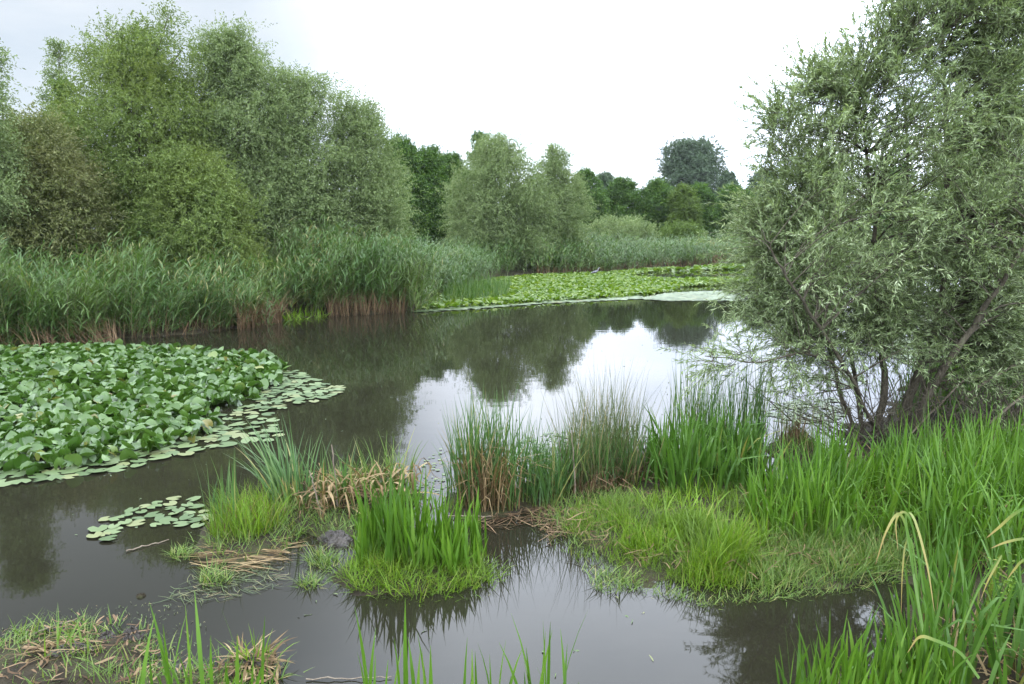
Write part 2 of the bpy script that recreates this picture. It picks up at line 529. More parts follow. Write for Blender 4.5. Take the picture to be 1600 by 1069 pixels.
L7 = poly([(1208, 715), (1215, 690), (1245, 680), (1275, 690), (1280, 712), (1250, 722)])
L8 = poly([(695, 795), (710, 770), (770, 762), (835, 765), (870, 790), (800, 806), (740, 808)])
LANDS = [(L1, 0.28, 1.6), (L2, 0.10, 1.0), (L3, 0.22, 0.6), (L4, 0.05, 0.25), (L5, 0.05, 0.25), (L6, 0.07, 0.3), (L7, 0.10, 0.18), (L8, 0.05, 0.25)]


def gz(X, Y):
    X = np.asarray(X, float); Y = np.asarray(Y, float)
    z = np.full(X.shape, -0.4)
    for pg, amp, edge in LANDS:
        d = sd(pg, X, Y)
        z = np.maximum(z, np.where(d > 0, amp * sm(d / edge), -0.4 * sm(-d / 0.7)))
    near = np.exp(-np.maximum(Y - 10, 0) / 8)
    z = z + 0.014 * wob(X * 2.2, Y * 2.2) * near + 0.06 * wob(X * 0.3, Y * 0.3) * (1 - near) * (z > 0.1)
    # the right bank rises under the willow
    z = z + np.where(z > 0.05, 0.14 * np.exp(-(((X - 5.6) / 1.8) ** 2 + ((Y - 8.4) / 2.0) ** 2)), 0)
    return z


def axis(a, b, step, lo, hi, g=1.12):
    c = list(np.arange(a, b + 1e-6, step))
    s, p = step, b
    while p < hi:
        s *= g; p += s; c.append(p)
    s, p = step, a
    while p > lo:
        s *= g; p -= s; c.insert(0, p)
    return np.array(c)


gx, gy = axis(-7.5, 8.5, 0.08, -215, 215), axis(2.2, 13.0, 0.08, -30, 290)
GX, GY = np.meshgrid(gx, gy)
GZ = gz(GX.ravel(), GY.ravel())
nx, ny = len(gx), len(gy)
ii, jj = np.meshgrid(np.arange(nx - 1), np.arange(ny - 1))
b0 = (jj * nx + ii).ravel()
ground = mesh_obj('ground', np.stack([GX.ravel(), GY.ravel(), GZ], 1), np.stack([b0, b0 + 1, b0 + nx + 1, b0 + nx], 1), M['ground'])
tag(ground, 'muddy pond banks and marshy ground', None, None, 'structure')
wx, wy = np.linspace(-160, 160, 9), np.linspace(-25, 140, 9)
WX, WY = np.meshgrid(wx, wy)
ii, jj = np.meshgrid(np.arange(8), np.arange(8)); b0 = (jj * 9 + ii).ravel()
water = mesh_obj('water', np.stack([WX.ravel(), WY.ravel(), 0 * WX.ravel()], 1), np.stack([b0, b0 + 1, b0 + 10, b0 + 9], 1), M['water'])
tag(water, 'still brown pond water mirroring the sky and trees', None, None, 'structure')


def roots(xy, sink=0.03, floor=-0.25):
    z = np.maximum(gz(xy[:, 0], xy[:, 1]) - sink, floor)
    return np.column_stack([xy, z])


# ---------------------------------------------------------------- trees
DENS = 4.0


def lobes_for(rng, px, top, base, hw, kind, n):
    out = []
    top += 16 * hw / 80
    H = base - top
    spin = rng.uniform(0, 6.28)
    for i in range(n):
        t = (i + rng.uniform(0.1, 0.9)) / n
        prof = {'round': math.sqrt(max(0.05, 1 - (1.9 * t - 0.95) ** 2)),
                'dome': max(0.12, (1 - t ** 2.1)) ** 0.55,
                'egg': max(0.10, math.sin(math.pi * min(1, (0.22 + 0.76 * t)))) ** 0.7,
                'column': max(0.2, min(1, 3.2 * (1.03 - t))) ** 0.6}[kind]
        r = hw * prof
        lr = hw * rng.uniform(0.32, 0.50) * (0.45 + 0.55 * prof)
        ang = i * 2.39996 + rng.normal(0, 0.25) + spin
        rad = max(0, r - lr * 0.8) * rng.uniform(0.75, 1.08)
        lh = lr * rng.uniform(0.9, 1.35)
        py = max(base - t * H, top + lh * 0.95)
        out.append((px + rad * math.cos(ang), py, lr, lh, rad * math.sin(ang)))
    out.append((px + rng.uniform(-.15, .15) * hw, top + hw * 0.3, hw * 0.22, hw * 0.32, 0))
    return out


def make_tree(name, label, cat, D, lobes, leafmat, bark, base_px, base_py, rng, n_leaf, leaf_len, leaf_w, group=None, droop=0.2, twig=0.5, up=0.3, trunk_r=0.12, flat=0.35, fill=0.25, solid=True):
    s = D / FPX
    b = Pd(base_px, base_py, D)
    b[2] = float(gz(np.array([b[0]]), np.array([b[1]]))[0]) - 0.05
    root = thing(name, label, cat, tuple(b), group)
    LB = [(Pd(px, py, D + dd * s), np.array([rx * s, rx * s * 0.95, rz * s])) for px, py, rx, rz, dd in lobes]
    cc = np.mean([l[0] for l in LB], 0)
    top = max(l[0][2] + l[1][2] for l in LB)
    # trunk and limbs
    tr = Acc()
    mid = np.array([b[0] * 0.6 + cc[0] * 0.4, b[1] * 0.6 + cc[1] * 0.4, b[2] + (cc[2] - b[2]) * 0.55])
    hi = np.array([cc[0], cc[1], b[2] + (top - b[2]) * 0.82])
    sp = spline([b, mid, cc, hi], 14)
    tr.add(*tube(sp, np.linspace(trunk_r, trunk_r * 0.15, 14), 7))
    for c, r in LB:
        j = int(np.clip(np.searchsorted(sp[:, 2], c[2] - 0.45 * np.linalg.norm(c - cc) - 0.3), 1, 11))
        e = c + r * np.array([0, 0, 0.55])
        m = 0.5 * (sp[j] + e) + np.array([0, 0, -0.08 * np.linalg.norm(e - sp[j])])
        tr.add(*tube(spline([sp[j], m, e], 8), np.linspace(trunk_r * 0.35, trunk_r * 0.06, 8), 5))
    part(tr, 'trunk', bark, root)
    # crown: shoots that stand off the limbs in tufts
    n_leaf = int(n_leaf * DENS)
    area = np.array([r[0] * r[2] + r[0] * r[1] for _, r in LB]); area /= area.sum()
    lv = Acc()
    per_twig, per_clump = 9, 9
    for (c, r), a in zip(LB, area):
        nc = max(3, int(n_leaf * a / (per_twig * per_clump)))
        u = norm(rng.normal(0, 1, (nc, 3)) + np.array([0, 0, 0.25]))
        rad = np.where(rng.random(nc) < fill, rng.uniform(0.25, 0.75, nc), rng.uniform(0.78, 1.08, nc))
        C = c + u * r * rad[:, None]
        tb = np.repeat(C, per_clump, 0); tn = np.repeat(u, per_clump, 0)
        nt_ = len(tb)
        sig = 0.16 * r.mean() + 0.05
        tb = tb + rng.normal(0, 1, (nt_, 3)) * sig
        td = norm(tn * 0.8 + rng.normal(0, 0.55, (nt_, 3)) + np.array([0, 0, up]))
        tl = twig * rng.uniform(0.5, 1.2, nt_)
        cv = np.repeat(rng.uniform(-0.18, 0.18, nc), per_clump)
        k = np.tile(np.linspace(0.05, 1, per_twig), nt_)
        pb = np.repeat(tb, per_twig, 0); pd = np.repeat(td, per_twig, 0); pl = np.repeat(tl, per_twig)
        pos = pb + pd * (pl * k)[:, None]
        pos[:, 2] -= droop * pl * k * k
        n = len(pos)
        ld = norm(pd * 0.6 + rng.normal(0, 0.6, (n, 3)) + np.array([0, 0, -droop * 1.2]))
        nr = norm(rng.normal(0, 1, (n, 3)) * (1 - flat) + np.array([0, 0, 1.0]) * flat + 0.25 * np.repeat(tn, per_twig, 0))
        v = np.clip(rng.random(n) * 0.8 + 0.1 + np.repeat(np.repeat(rng.uniform(-0.18, 0.18, nc), per_clump), per_twig), 0, 1)
        lv.add(*leaf_set(rng, pos, ld, nr, leaf_len * 0.8 * rng.uniform(0.65, 1.25, n), 0.8 * leaf_w * rng.uniform(0.7, 1.2, n), 0.15, v))
    part(lv, 'crown', leafmat, root, smooth=False)
    return root


def tree(seed, name, label, cat, D, px, top, base, hw, kind, nl, mat, n_leaf, ll, lw, group=None, extra=(), **kw):
    rng = np.random.default_rng(seed)
    hw = hw * 1.12
    lb = lobes_for(rng, px, top, base, hw, kind, nl) + list(extra)
    kw.setdefault('trunk_r', 0.035 * hw * D / FPX + 0.06)
    return make_tree(name, label, cat, D, lb, M[mat], M['bark'], px, base, rng, n_leaf, ll, lw, group, **kw)


GL = 'willows along the left bank'
tree(1, 'willow_tree', 'drab olive willow at the far left edge, lower than its neighbours, above the reeds', 'tree', 19.5, 45, 175, 440, 105, 'dome', 22, 'willow_brown', 26000, 0.12, 0.045, GL, twig=0.5)
tree(2, 'willow_tree', 'tallest willow of the left bank, fresh green with a ragged double top', 'tree', 22.5, 215, 40, 450, 118, 'egg', 30, 'willow_green', 38000, 0.12, 0.045, GL,
     extra=[(265, 38, 18, 24, 0), (240, 66, 26, 30, 5), (165, 68, 20, 26, 0), (150, 98, 22, 20, 5), (205, 66, 20, 25, 10), (285, 100, 25, 35, -10), (130, 190, 35, 45, 0), (120, 290, 40, 60, -10), (300, 200, 40, 60, -8)], twig=0.5)
tree(3, 'willow_tree', 'grey-green willow with rounded top right of the tallest left bank tree', 'tree', 23.5, 365, 45, 450, 88, 'egg', 24, 'willow_grey', 30000, 0.12, 0.04, GL,
     extra=[(345, 78, 34, 26, 0), (375, 74, 22, 20, 0), (400, 160, 34, 44, -8), (350, 220, 40, 50, -20), (320, 110, 26, 40, 6), (300, 290, 50, 60, -30)], twig=0.5)
tree(4, 'willow_tree', 'grey-green willow with sloping shoulder in the middle of the left group', 'tree', 24.5, 455, 108, 450, 88, 'dome', 24, 'willow_grey', 28000, 0.12, 0.04, GL,
     extra=[(470, 138, 26, 22, 5), (510, 165, 28, 28, 5), (430, 145, 30, 30, 0), (460, 250, 44, 60, -20), (420, 340, 46, 60, -24)], twig=0.5)
tree(5, 'willow_tree', 'round silvery willow at the right end of the left bank group', 'tree', 25.5, 560, 160, 425, 74, 'dome', 22, 'willow_grey', 26000, 0.12, 0.036, GL,
     extra=[(545, 185, 28, 30, 6), (600, 310, 34, 50, -10), (575, 225, 28, 34, 0), (540, 300, 44, 60, -22), (590, 370, 40, 44, -8)], twig=0.55)
tree(6, 'willow_bush', 'olive lower willow growing in front between the tall left bank trees', 'bush', 20.5, 300, 230, 450, 95, 'dome', 20, 'willow_green', 22000, 0.115, 0.042, GL, twig=0.45)
tree(7, 'willow_tree', 'grey willow mostly outside the left frame edge, its shoots reaching in at the top corner', 'tree', 17.5, -38, 60, 460, 52, 'egg', 16, 'willow_grey', 14000, 0.11, 0.04, None, twig=0.45, fill=0.15)
tree(8, 'sapling', 'small open-topped tree behind the drab willow at upper left', 'tree', 31, 92, 72, 330, 24, 'egg', 9, 'willow_grey', 2300, 0.15, 0.06, twig=0.5, fill=0.1)
tree(9, 'sapling', 'bright yellow-green tree glimpsed between the drab left willow and the tallest one', 'tree', 30, 100, 130, 400, 34, 'egg', 9, 'yellowish', 5000, 0.15, 0.07)
GD = 'dark broadleaf trees behind the reeds'
tree(11, 'broadleaf_tree', 'dark green tree touching the round silvery willow on the left', 'tree', 47, 622, 214, 410, 42, 'egg', 18, 'dark', 20000, 0.17, 0.095, GD, twig=0.6)
tree(12, 'broadleaf_tree', 'dark green tree midway between the left willows and the central willow', 'tree', 49, 668, 226, 410, 40, 'egg', 18, 'dark', 20000, 0.17, 0.095, GD, twig=0.6)
tree(13, 'broadleaf_tree', 'dark green tree close behind the left side of the central grey willow', 'tree', 51, 706, 240, 410, 34, 'egg', 14, 'dark', 17000, 0.17, 0.095, GD, twig=0.6)
tree(14, 'broadleaf_tree', 'dark tree whose tip shows above the left shoulder of the central willow', 'tree', 56, 750, 208, 405, 22, 'egg', 12, 'dark', 10000, 0.17, 0.095, GD, twig=0.6)
tree(15, 'willow_tree', 'large rounded grey willow standing at the water edge in the centre', 'tree', 41, 782, 205, 418, 68, 'egg', 28, 'willow_grey', 32000, 0.15, 0.05, None,
     extra=[(775, 238, 26, 20, 0), (725, 300, 26, 40, 0), (735, 370, 30, 36, -6), (830, 400, 34, 26, -16), (740, 330, 36, 50, -6), (825, 340, 36, 60, -6), (800, 385, 40, 30, -20), (770, 380, 36, 32, -16)], twig=0.6)
tree(16, 'willow_tree', 'narrower olive-grey willow leaning against the right of the central willow', 'tree', 43, 868, 228, 410, 42, 'egg', 20, 'willow_grey', 17000, 0.15, 0.05, None, twig=0.6)
GR = 'dark rounded trees in the far row'
for sd_, px, top, hw, D, mat, lab in [
        (21, 916, 262, 32, 66, 'dark', 'dark rounded tree right behind the olive-grey willow, first of the far row'),
        (22, 972, 276, 30, 68, 'dark', 'dark rounded tree above the grey dome bush in the far row'),
        (23, 1026, 280, 27, 69, 'dark', 'dark upright tree left of the tall far poplar in the far row'),
        (24, 1068, 292, 19, 66, 'yellowish', 'narrow yellowish tree below the tall far poplar'),
        (25, 1094, 288, 21, 69, 'dark', 'rounded green tree just right of the narrow yellowish tree'),
        (26, 1146, 290, 27, 70, 'dark', 'dark rounded tree at the right end of the far row by the near willow'),
        (28, 812, 290, 34, 74, 'dark', 'dark tree hidden low behind the middle of the central willow'),
        (29, 866, 285, 30, 72, 'dark', 'dark tree mostly hidden behind the olive-grey willow'),
        (27, 945, 270, 24, 76, 'far', 'pale grey-green tree peeping over the far row of dark trees')]:
    tree(sd_, 'broadleaf_tree', lab, 'tree', D, px, top, 392, hw, 'column' if sd_ in (23, 24, 26) else 'egg', 14, mat, 14000, 0.19, 0.11, GR, twig=0.6)
tree(31, 'poplar_tree', 'tall broad blue-green poplar rising high above the far row', 'tree', 118, 1080, 218, 385, 50, 'round', 26, 'far', 26000, 0.32, 0.2, None,
     extra=[(1060, 250, 26, 26, 0), (1105, 250, 24, 28, 0), (1080, 240, 26, 20, 0)], twig=0.9, fill=0.15)
tree(32, 'broadleaf_tree', 'small blue-green tree at the right foot of the tall far poplar', 'tree', 112, 1136, 270, 385, 19, 'round', 10, 'far', 5000, 0.4, 0.25, None, twig=0.8)
tree(33, 'broadleaf_tree', 'dark blue-green tree half hidden behind the left edge of the near willow', 'tree', 84, 1196, 262, 390, 34, 'egg', 14, 'far', 9000, 0.32, 0.19, None, twig=0.7)
GB = 'trees behind the near willow'
tree(34, 'broadleaf_tree', 'dark tree seen through the middle of the near willow crown', 'tree', 70, 1290, 255, 400, 44, 'egg', 14, 'dark', 9000, 0.28, 0.16, GB, twig=0.6)
tree(35, 'broadleaf_tree', 'dark tree seen through the right part of the near willow crown', 'tree', 60, 1400, 250, 405, 50, 'egg', 14, 'dark', 9000, 0.26, 0.15, GB, twig=0.6)
tree(36, 'broadleaf_tree', 'dark tree behind the near willow close to the right frame edge', 'tree', 38, 1530, 190, 420, 70, 'egg', 18, 'dark', 12000, 0.2, 0.12, GB, twig=0.5)
tree(41, 'dome_bush', 'low grey-green dome-shaped bush above the far reeds', 'bush', 57, 972, 336, 390, 52, 'dome', 16, 'willow_grey', 12000, 0.16, 0.07, None, twig=0.45, trunk_r=0.08)
tree(42, 'shrub', 'light yellow-green shrub behind the far reeds right of the dome bush', 'bush', 59, 1064, 346, 392, 34, 'dome', 12, 'yellowish', 7000, 0.18, 0.09, None, twig=0.45, trunk_r=0.06)


# ---- the near willow: many stems, long silvery leaves on drooping shoots
def near_willow(seed, name, label, stems, outline, D0, dspread, n_clump, leafmat, base, low_twigs=(), tangle=0):
    rng = np.random.default_rng(seed)
    b = P(*base); b[2] = float(gz(np.array([b[0]]), np.array([b[1]]))[0])
    root = thing(name, label, 'tree', tuple(b))
    allp, allr = [], []
    br = Acc()
    for pts, r0, r1 in stems:
        w = [Pd(px, py, D) for px, py, D in pts]
        w[0][2] = min(w[0][2], float(gz(w[0][:1], w[0][1:2])[0]) - 0.05)
        sp = spline(w, 26)
        sp[3:] += np.cumsum(rng.normal(0, 0.010, (23, 3)), 0)
        rr = np.linspace(r0 * 0.8, r1, 26)
        a = Acc(); a.add(*tube(sp, rr, 8))
        part(a, 'trunk', M['bark'], root)
        allp.append(sp[5:]); allr.append(rr[5:])
    for _ in range(tangle):
        p0 = b + np.array([rng.normal(0, 0.28), rng.normal(0, 0.2), -0.02])
        d0 = norm(np.array([rng.normal(-0.15, 0.6), rng.normal(0, 0.4), rng.uniform(0.35, 1.0)]))
        ln = rng.uniform(0.5, 1.3)
        sp = spline([p0, p0 + d0 * ln * 0.5 + rng.normal(0, 0.05, 3), p0 + d0 * ln + np.array([rng.normal(0, 0.12), rng.normal(0, 0.1), rng.normal(-0.05, 0.1)])], 9)
        br.add(*tube(sp, np.linspace(rng.uniform(0.004, 0.011), 0.002, 9), 4))
        for k in range(3, 9):
            d1 = norm(d0 + rng.normal(0, 0.7, 3))
            br.add(*tube(spline([sp[k], sp[k] + d1 * 0.12 + rng.normal(0, 0.02, 3), sp[k] + d1 * rng.uniform(0.15, 0.4)], 4), [0.003, 0.0025, 0.002, 0.001], 3))
    SPn = np.vstack(allp); RR = np.concatenate(allr)
    pg = np.array(outline, float)
    q = scat(pg, n_clump, rng)
    q = q[(q[:, 1] > 300) | (rng.random(len(q)) < 0.80)]
    n_clump = len(q)
    ed = sd(pg, q[:, 0], q[:, 1])
    thick = np.clip(ed / 170, 0.25, 1)
    dep = D0 + rng.uniform(-1, 1, n_clump) * dspread * thick
    C = np.array([Pd(a, b_, d) for (a, b_), d in zip(q, dep)])
    lv = Acc()
    C = np.vstack([C] + [Pd(*q)[None] for q in low_twigs]) if low_twigs else C
    cen = np.array([Pd(pg[:, 0].mean(), pg[:, 1].mean() + 60, D0)])[0]
    LP, LDr, LN, LV = [], [], [], []
    for c in C:
        dv = SPn - c
        cost = np.linalg.norm(dv, axis=1) + np.maximum(dv[:, 2] + 0.1, 0) * 2.0
        j = int(np.argmin(cost))
        a = SPn[j]
        ln = np.linalg.norm(c - a)
        mid = 0.5 * (a + c) + np.array([0, 0, 0.10 * ln]) + rng.normal(0, 0.05, 3) * ln
        sp = spline([a, mid, c], 9)
        r0 = min(RR[j] * 0.6, 0.006 + 0.012 * ln)
        br.add(*tube(sp, np.linspace(r0, 0.003, 9), 5))
        out = norm((c - cen) * np.array([1, 1, 0.7])[None])[0]
        dirb = norm(sp[-1] - sp[-4])
        cvar = rng.uniform(-0.2, 0.2)
        for _ in range(rng.integers(10, 15)):
            k = rng.integers(4, 9)
            p0 = sp[k] + rng.normal(0, 0.03, 3)
            td = norm(dirb * 0.5 + out * 0.45 + rng.normal(0, 0.55, 3) + np.array([0, 0, 0.38]))
            tl = rng.uniform(0.25, 0.62)
            t = np.linspace(0, 1, 5)
            path = p0 + td * (tl * t)[:, None]
            path[:, 2] -= 0.16 * tl * t ** 2.0
            br.add(*tube(path, np.linspace(0.0028, 0.0012, 5), 3))
            m = int(tl * 72)
            u = rng.uniform(0.12, 1.0, m)
            pos = p0 + td * (tl * u)[:, None]; pos[:, 2] -= 0.16 * tl * u ** 2
            tang = norm(td[None] + np.array([0, 0, -0.32])[None] * u[:, None])
            LP.append(pos)
            LDr.append(norm(tang * 0.85 + rng.normal(0, 0.42, (m, 3))))
            LN.append(norm(rng.normal(0, 0.6, (m, 3)) + np.array([0, 0, 0.8])))
            LV.append(np.clip(rng.random(m) * 0.8 + 0.1 + cvar, 0, 1))
    pos, ld, nr, vv = map(np.concatenate, (LP, LDr, LN, LV))
    n = len(pos)
    lv.add(*leaf_set(rng, pos, ld, nr, rng.uniform(0.040, 0.088, n), rng.uniform(0.008, 0.0135, n), 0.12, vv))
    part(br, 'branch', M['bark'], root)
    part(lv, 'crown', leafmat, root, smooth=False)
    return root


near_willow(51, 'willow_tree', 'many-stemmed silvery willow on the right bank, leaning over the water', [
    ([(1362, 700, 8.0), (1385, 590, 8.1), (1378, 500, 8.2), (1372, 330, 8.3), (1350, 150, 8.5)], 0.055, 0.012),
    ([(1395, 705, 7.9), (1430, 600, 8.1), (1470, 480, 8.4), (1482, 300, 8.6), (1478, 60, 8.8)], 0.075, 0.015),
    ([(1405, 700, 7.8), (1470, 590, 7.7), (1530, 500, 7.6), (1585, 410, 7.5), (1650, 300, 7.5)], 0.06, 0.012),
    ([(1340, 690, 8.1), (1300, 560, 8.3), (1262, 440, 8.5), (1225, 330, 8.7), (1190, 250, 8.8)], 0.028, 0.006),
    ([(1350, 690, 8.2), (1330, 560, 8.6), (1300, 420, 9.0), (1290, 280, 9.2), (1270, 140, 9.3)], 0.035, 0.008),
    ([(1372, 690, 8.0), (1330, 590, 7.7), (1270, 560, 7.5), (1190, 575, 7.3), (1112, 562, 7.2)], 0.022, 0.004),
    ([(1415, 700, 8.0), (1440, 600, 8.6), (1425, 470, 9.0), (1420, 330, 9.3), (1415, 120, 9.5)], 0.05, 0.01),
    ([(1380, 690, 7.9), (1310, 560, 7.3), (1230, 440, 7.0), (1180, 380, 6.9)], 0.03, 0.005)],
    [(1420, -140), (1365, 30), (1315, 115), (1255, 120), (1215, 185), (1192, 232), (1205, 290), (1168, 360), (1158, 440), (1175, 505), (1220, 548), (1300, 565), (1360, 545), (1430, 545), (1510, 560), (1640, 590), (1640, -140)],
    8.3, 1.7, 860, M['willow'], (1372, 695),
    low_twigs=[(1112, 566, 7.2), (1140, 574, 7.3), (1170, 556, 7.3), (1205, 575, 7.4), (1235, 560, 7.4), (1150, 548, 7.4), (1262, 590, 7.5), (1220, 535, 7.5), (1290, 575, 7.6), (1470, 570, 7.6), (1540, 590, 7.5), (1250, 620, 7.7), (1275, 540, 7.3), (1345, 535, 7.3), (1420, 540, 7.3)], tangle=70)
near_willow(52, 'willow_tree', 'greener willow at the right frame edge with trunks leaning out low', [
    ([(1490, 690, 8.6), (1560, 610, 8.8), (1640, 520, 9.0), (1720, 350, 9.2)], 0.07, 0.02),
    ([(1560, 690, 8.8), (1620, 560, 9.6), (1650, 380, 10.0), (1640, 150, 10.4), (1620, -40, 10.6)], 0.08, 0.015),
    ([(1500, 700, 8.3), (1590, 640, 8.0), (1700, 580, 7.8), (1800, 480, 7.8)], 0.045, 0.015),
    ([(1600, 700, 9.0), (1580, 540, 9.8), (1560, 380, 10.2), (1560, 180, 10.5)], 0.05, 0.01)],
    [(1490, 140), (1530, 60), (1570, -100), (1850, -100), (1850, 600), (1600, 610), (1540, 540), (1500, 420), (1480, 260)],
    10.0, 1.2, 230, M['willow_green'], (1540, 695), tangle=30)


# ---------------------------------------------------------------- reeds
def reed_stand(name, label, pts, n, hgt, rng, mat='reed', wide=1.0, leaves=9, wind=0.6, dry_n=0, dry_h=(0.3, 0.8), px_even=True, stalk_w=0.007, lean=(0.0, 0.22), low=0.30):
    """a stand of common reed: jointed stalks, each with arching leaves; last year's dead stalks stand between them at the water"""
    per = 16
    cn = max(4, n // per)
    cxy = scatpx(pts, cn, rng) if px_even else scat(poly(pts), cn, rng)
    cn = len(cxy)
    dist = np.linalg.norm(cxy.mean(0))
    cid = np.repeat(np.arange(cn), per)
    n = len(cid)
    xy = cxy[cid] + rng.normal(0, 0.010 * dist + 0.03, (n, 2))
    hz = hgt if np.ndim(hgt) else (hgt, hgt)
    rt = roots(xy, 0.02, -0.1)
    ch = rng.uniform(0.50, 1.10, cn) * np.clip(0.97 + 0.12 * wob(cxy[:, 0] * 0.7 + 3, cxy[:, 1] * 0.8), 0.7, 1.15)
    ctint = rng.uniform(-0.35, 0.35, cn)
    H = rng.uniform(hz[0] * 0.9, hz[1], n) * ch[cid]
    L = rng.uniform(*lean, n) + np.abs(rng.normal(0, 0.20, cn))[cid]
    A = (wind + rng.normal(0, 1.3, cn))[cid] + rng.normal(0, 0.6, n)
    acc = Acc()
    # stalks
    t = np.linspace(0, 1, 4)
    px = rt[:, None, 0] + (H * np.sin(L))[:, None] * t ** 1.6 * np.cos(A)[:, None]
    py = rt[:, None, 1] + (H * np.sin(L))[:, None] * t ** 1.6 * np.sin(A)[:, None]
    pz = rt[:, None, 2] + (H * np.cos(L))[:, None] * t
    c = np.stack([px, py, pz], -1)
    f = rng.uniform(0, math.pi, n)
    sd_ = np.stack([np.cos(f), np.sin(f), 0 * f], -1)[:, None]
    w = stalk_w * wide * (1 - 0.6 * t)[None, :, None] * 0.5
    V = np.stack([c - sd_ * w, c + sd_ * w], 2)
    k = np.arange(3)
    q = np.stack([2 * k, 2 * k + 1, 2 * k + 3, 2 * k + 2], -1)
    Q = (q[None] + (np.arange(n) * 8)[:, None, None]).reshape(-1, 4)
    st = Acc().add(V, Q, np.repeat(rng.random(n), 8), np.tile(np.repeat(t, 2), n))
    # leaves
    m = leaves
    tt = np.clip(np.linspace(low, 1.0, m)[None] + rng.normal(0, 0.05, (n, m)), 0.06, 1.0)
    ex = np.repeat(xy, m, 0)
    Hm = np.repeat(H, m); Lm = np.repeat(L, m); Am = np.repeat(A, m); T = tt.ravel()
    pos = np.column_stack([ex[:, 0] + Hm * np.sin(Lm) * T ** 1.6 * np.cos(Am), ex[:, 1] + Hm * np.sin(Lm) * T ** 1.6 * np.sin(Am), np.repeat(rt[:, 2], m) + Hm * np.cos(Lm) * T])
    az = wind + rng.normal(0, 1.5, n * m)
    ll = rng.uniform(0.22, 0.52, n * m) * (1.0 - 0.25 * (T > 0.9))
    a = Acc()
    V, Q, v, al = blade_set(rng, pos, (ll,), (0.014 * wide, 0.024 * wide), (0.25, 0.85), (0.5, 1.9), 3, az=0, azs=0.0, taper=0.75, pw=1.2, base_w=0.5)
    # turn each leaf to its own side of the stalk
    per = 8
    v = np.clip(0.1 + 0.8 * v + np.repeat(np.repeat(ctint[cid], m), per), 0, 1)
    base = np.repeat(pos, per, 0); d = V - base; ca, sa = np.cos(np.repeat(az, per)), np.sin(np.repeat(az, per))
    V = base + np.column_stack([d[:, 0] * ca - d[:, 1] * sa, d[:, 0] * sa + d[:, 1] * ca, d[:, 2]])
    a.add(V, Q, v, al)
    ctr = (*xy.mean(0), 0.2)
    root = tag(a.build(name, M[mat], None, True, loc=ctr), label, 'reeds', None, 'stuff')
    o = st.build('stalk', M['stalk'], root, True, loc=ctr); o['kind'] = 'stuff'
    return root


def dead_reeds(name, label, pts, n, hgt, rng, mat='dry', lean=(0.0, 0.9), curve=(0.1, 1.2), wide=(0.006, 0.014), az=None, azs=math.pi, pxe=True, kink=0.3):
    xy = scatpx(pts, n, rng) if pxe else scat(poly(pts), n, rng)
    a = Acc().add(*blade_set(rng, roots(xy, 0.02, -0.05), hgt, wide, lean, curve, 5, az=az, azs=azs, taper=0.6, kink=kink))
    c = (*xy.mean(0), 0.1)
    return tag(a.build(name, M[mat], None, True, loc=c), label, 'dead reeds', None, 'stuff')


rg = np.random.default_rng(77)
reed_stand('reed_bed', 'tall bushy reeds along the left bank under the big willows', [(-120, 520), (-120, 556), (60, 540), (200, 527), (300, 521), (390, 509), (440, 499), (430, 482), (300, 488), (100, 497)], 3600, (1.15, 1.8), rg, wide=1.35, leaves=12, low=0.04)
reed_stand('reed_bed', 'dense round-topped reed stand with brown feet jutting into the pond left of centre', [(440, 498), (500, 493), (570, 490), (650, 487), (672, 470), (640, 462), (560, 466), (470, 474), (436, 484)], 2700, (1.75, 2.15), rg, wide=1.45, leaves=11, low=0.22)
reed_stand('reed_bed', 'lighter green sloping reeds between the jutting reed stand and the central willow', [(660, 474), (700, 456), (755, 438), (800, 430), (790, 421), (730, 424), (660, 440), (640, 455)], 2600, (1.35, 1.65), rg, 'reed_far', wide=1.9, leaves=8)
reed_stand('reed_bed', 'even band of far reeds with brown feet right of the central willow', [(840, 431), (940, 426), (1050, 418), (1100, 416), (1100, 409), (1000, 412), (880, 417), (830, 422)], 3200, (1.55, 1.9), rg, 'reed_far', wide=2.4, leaves=8)
reed_stand('reed_bed', 'greyish farthest reeds with reddish feet left of the near willow', [(1075, 416), (1150, 413), (1300, 409), (1480, 410), (1480, 403), (1200, 404), (1080, 407)], 2600, (1.7, 2.1), rg, 'reed', wide=2.6, leaves=8)
dead_reeds('dead_reeds', 'reddish brown dead stalks at the foot of the jutting reed stand', [(512, 496), (570, 493), (632, 490), (632, 485), (570, 486), (512, 489)], 620, (0.4, 0.85), rg, lean=(0, 0.4), curve=(0, 0.4))
dead_reeds('dead_reeds', 'pale brown dead reeds hanging down in the left bank reeds', [(372, 518), (440, 505), (440, 497), (378, 508)], 420, (0.7, 1.15), rg, lean=(0, 0.4), curve=(0.6, 2.3), wide=(0.008, 0.016))
dead_reeds('dead_reeds', 'flattened tangle of brown dead reeds at the water by the left lily bed', [(45, 549), (130, 540), (190, 535), (188, 524), (120, 528), (50, 538)], 620, (0.5, 1.0), rg, lean=(0.3, 1.2), curve=(0.2, 1.3), az=2.9, azs=1.0)
dead_reeds('dead_reeds', 'brown dead reeds at the left frame edge beside the lily bed', [(-60, 556), (30, 546), (30, 532), (-60, 540)], 200, (0.4, 0.9), rg, lean=(0.1, 0.9), curve=(0.2, 1.5))
dead_reeds('dead_reeds', 'thin brown dead stalks scattered along the foot of the left reeds', [(190, 531), (300, 524), (380, 513), (380, 506), (300, 515), (190, 523)], 170, (0.3, 0.8), rg, lean=(0, 0.7), curve=(0, 1.0))
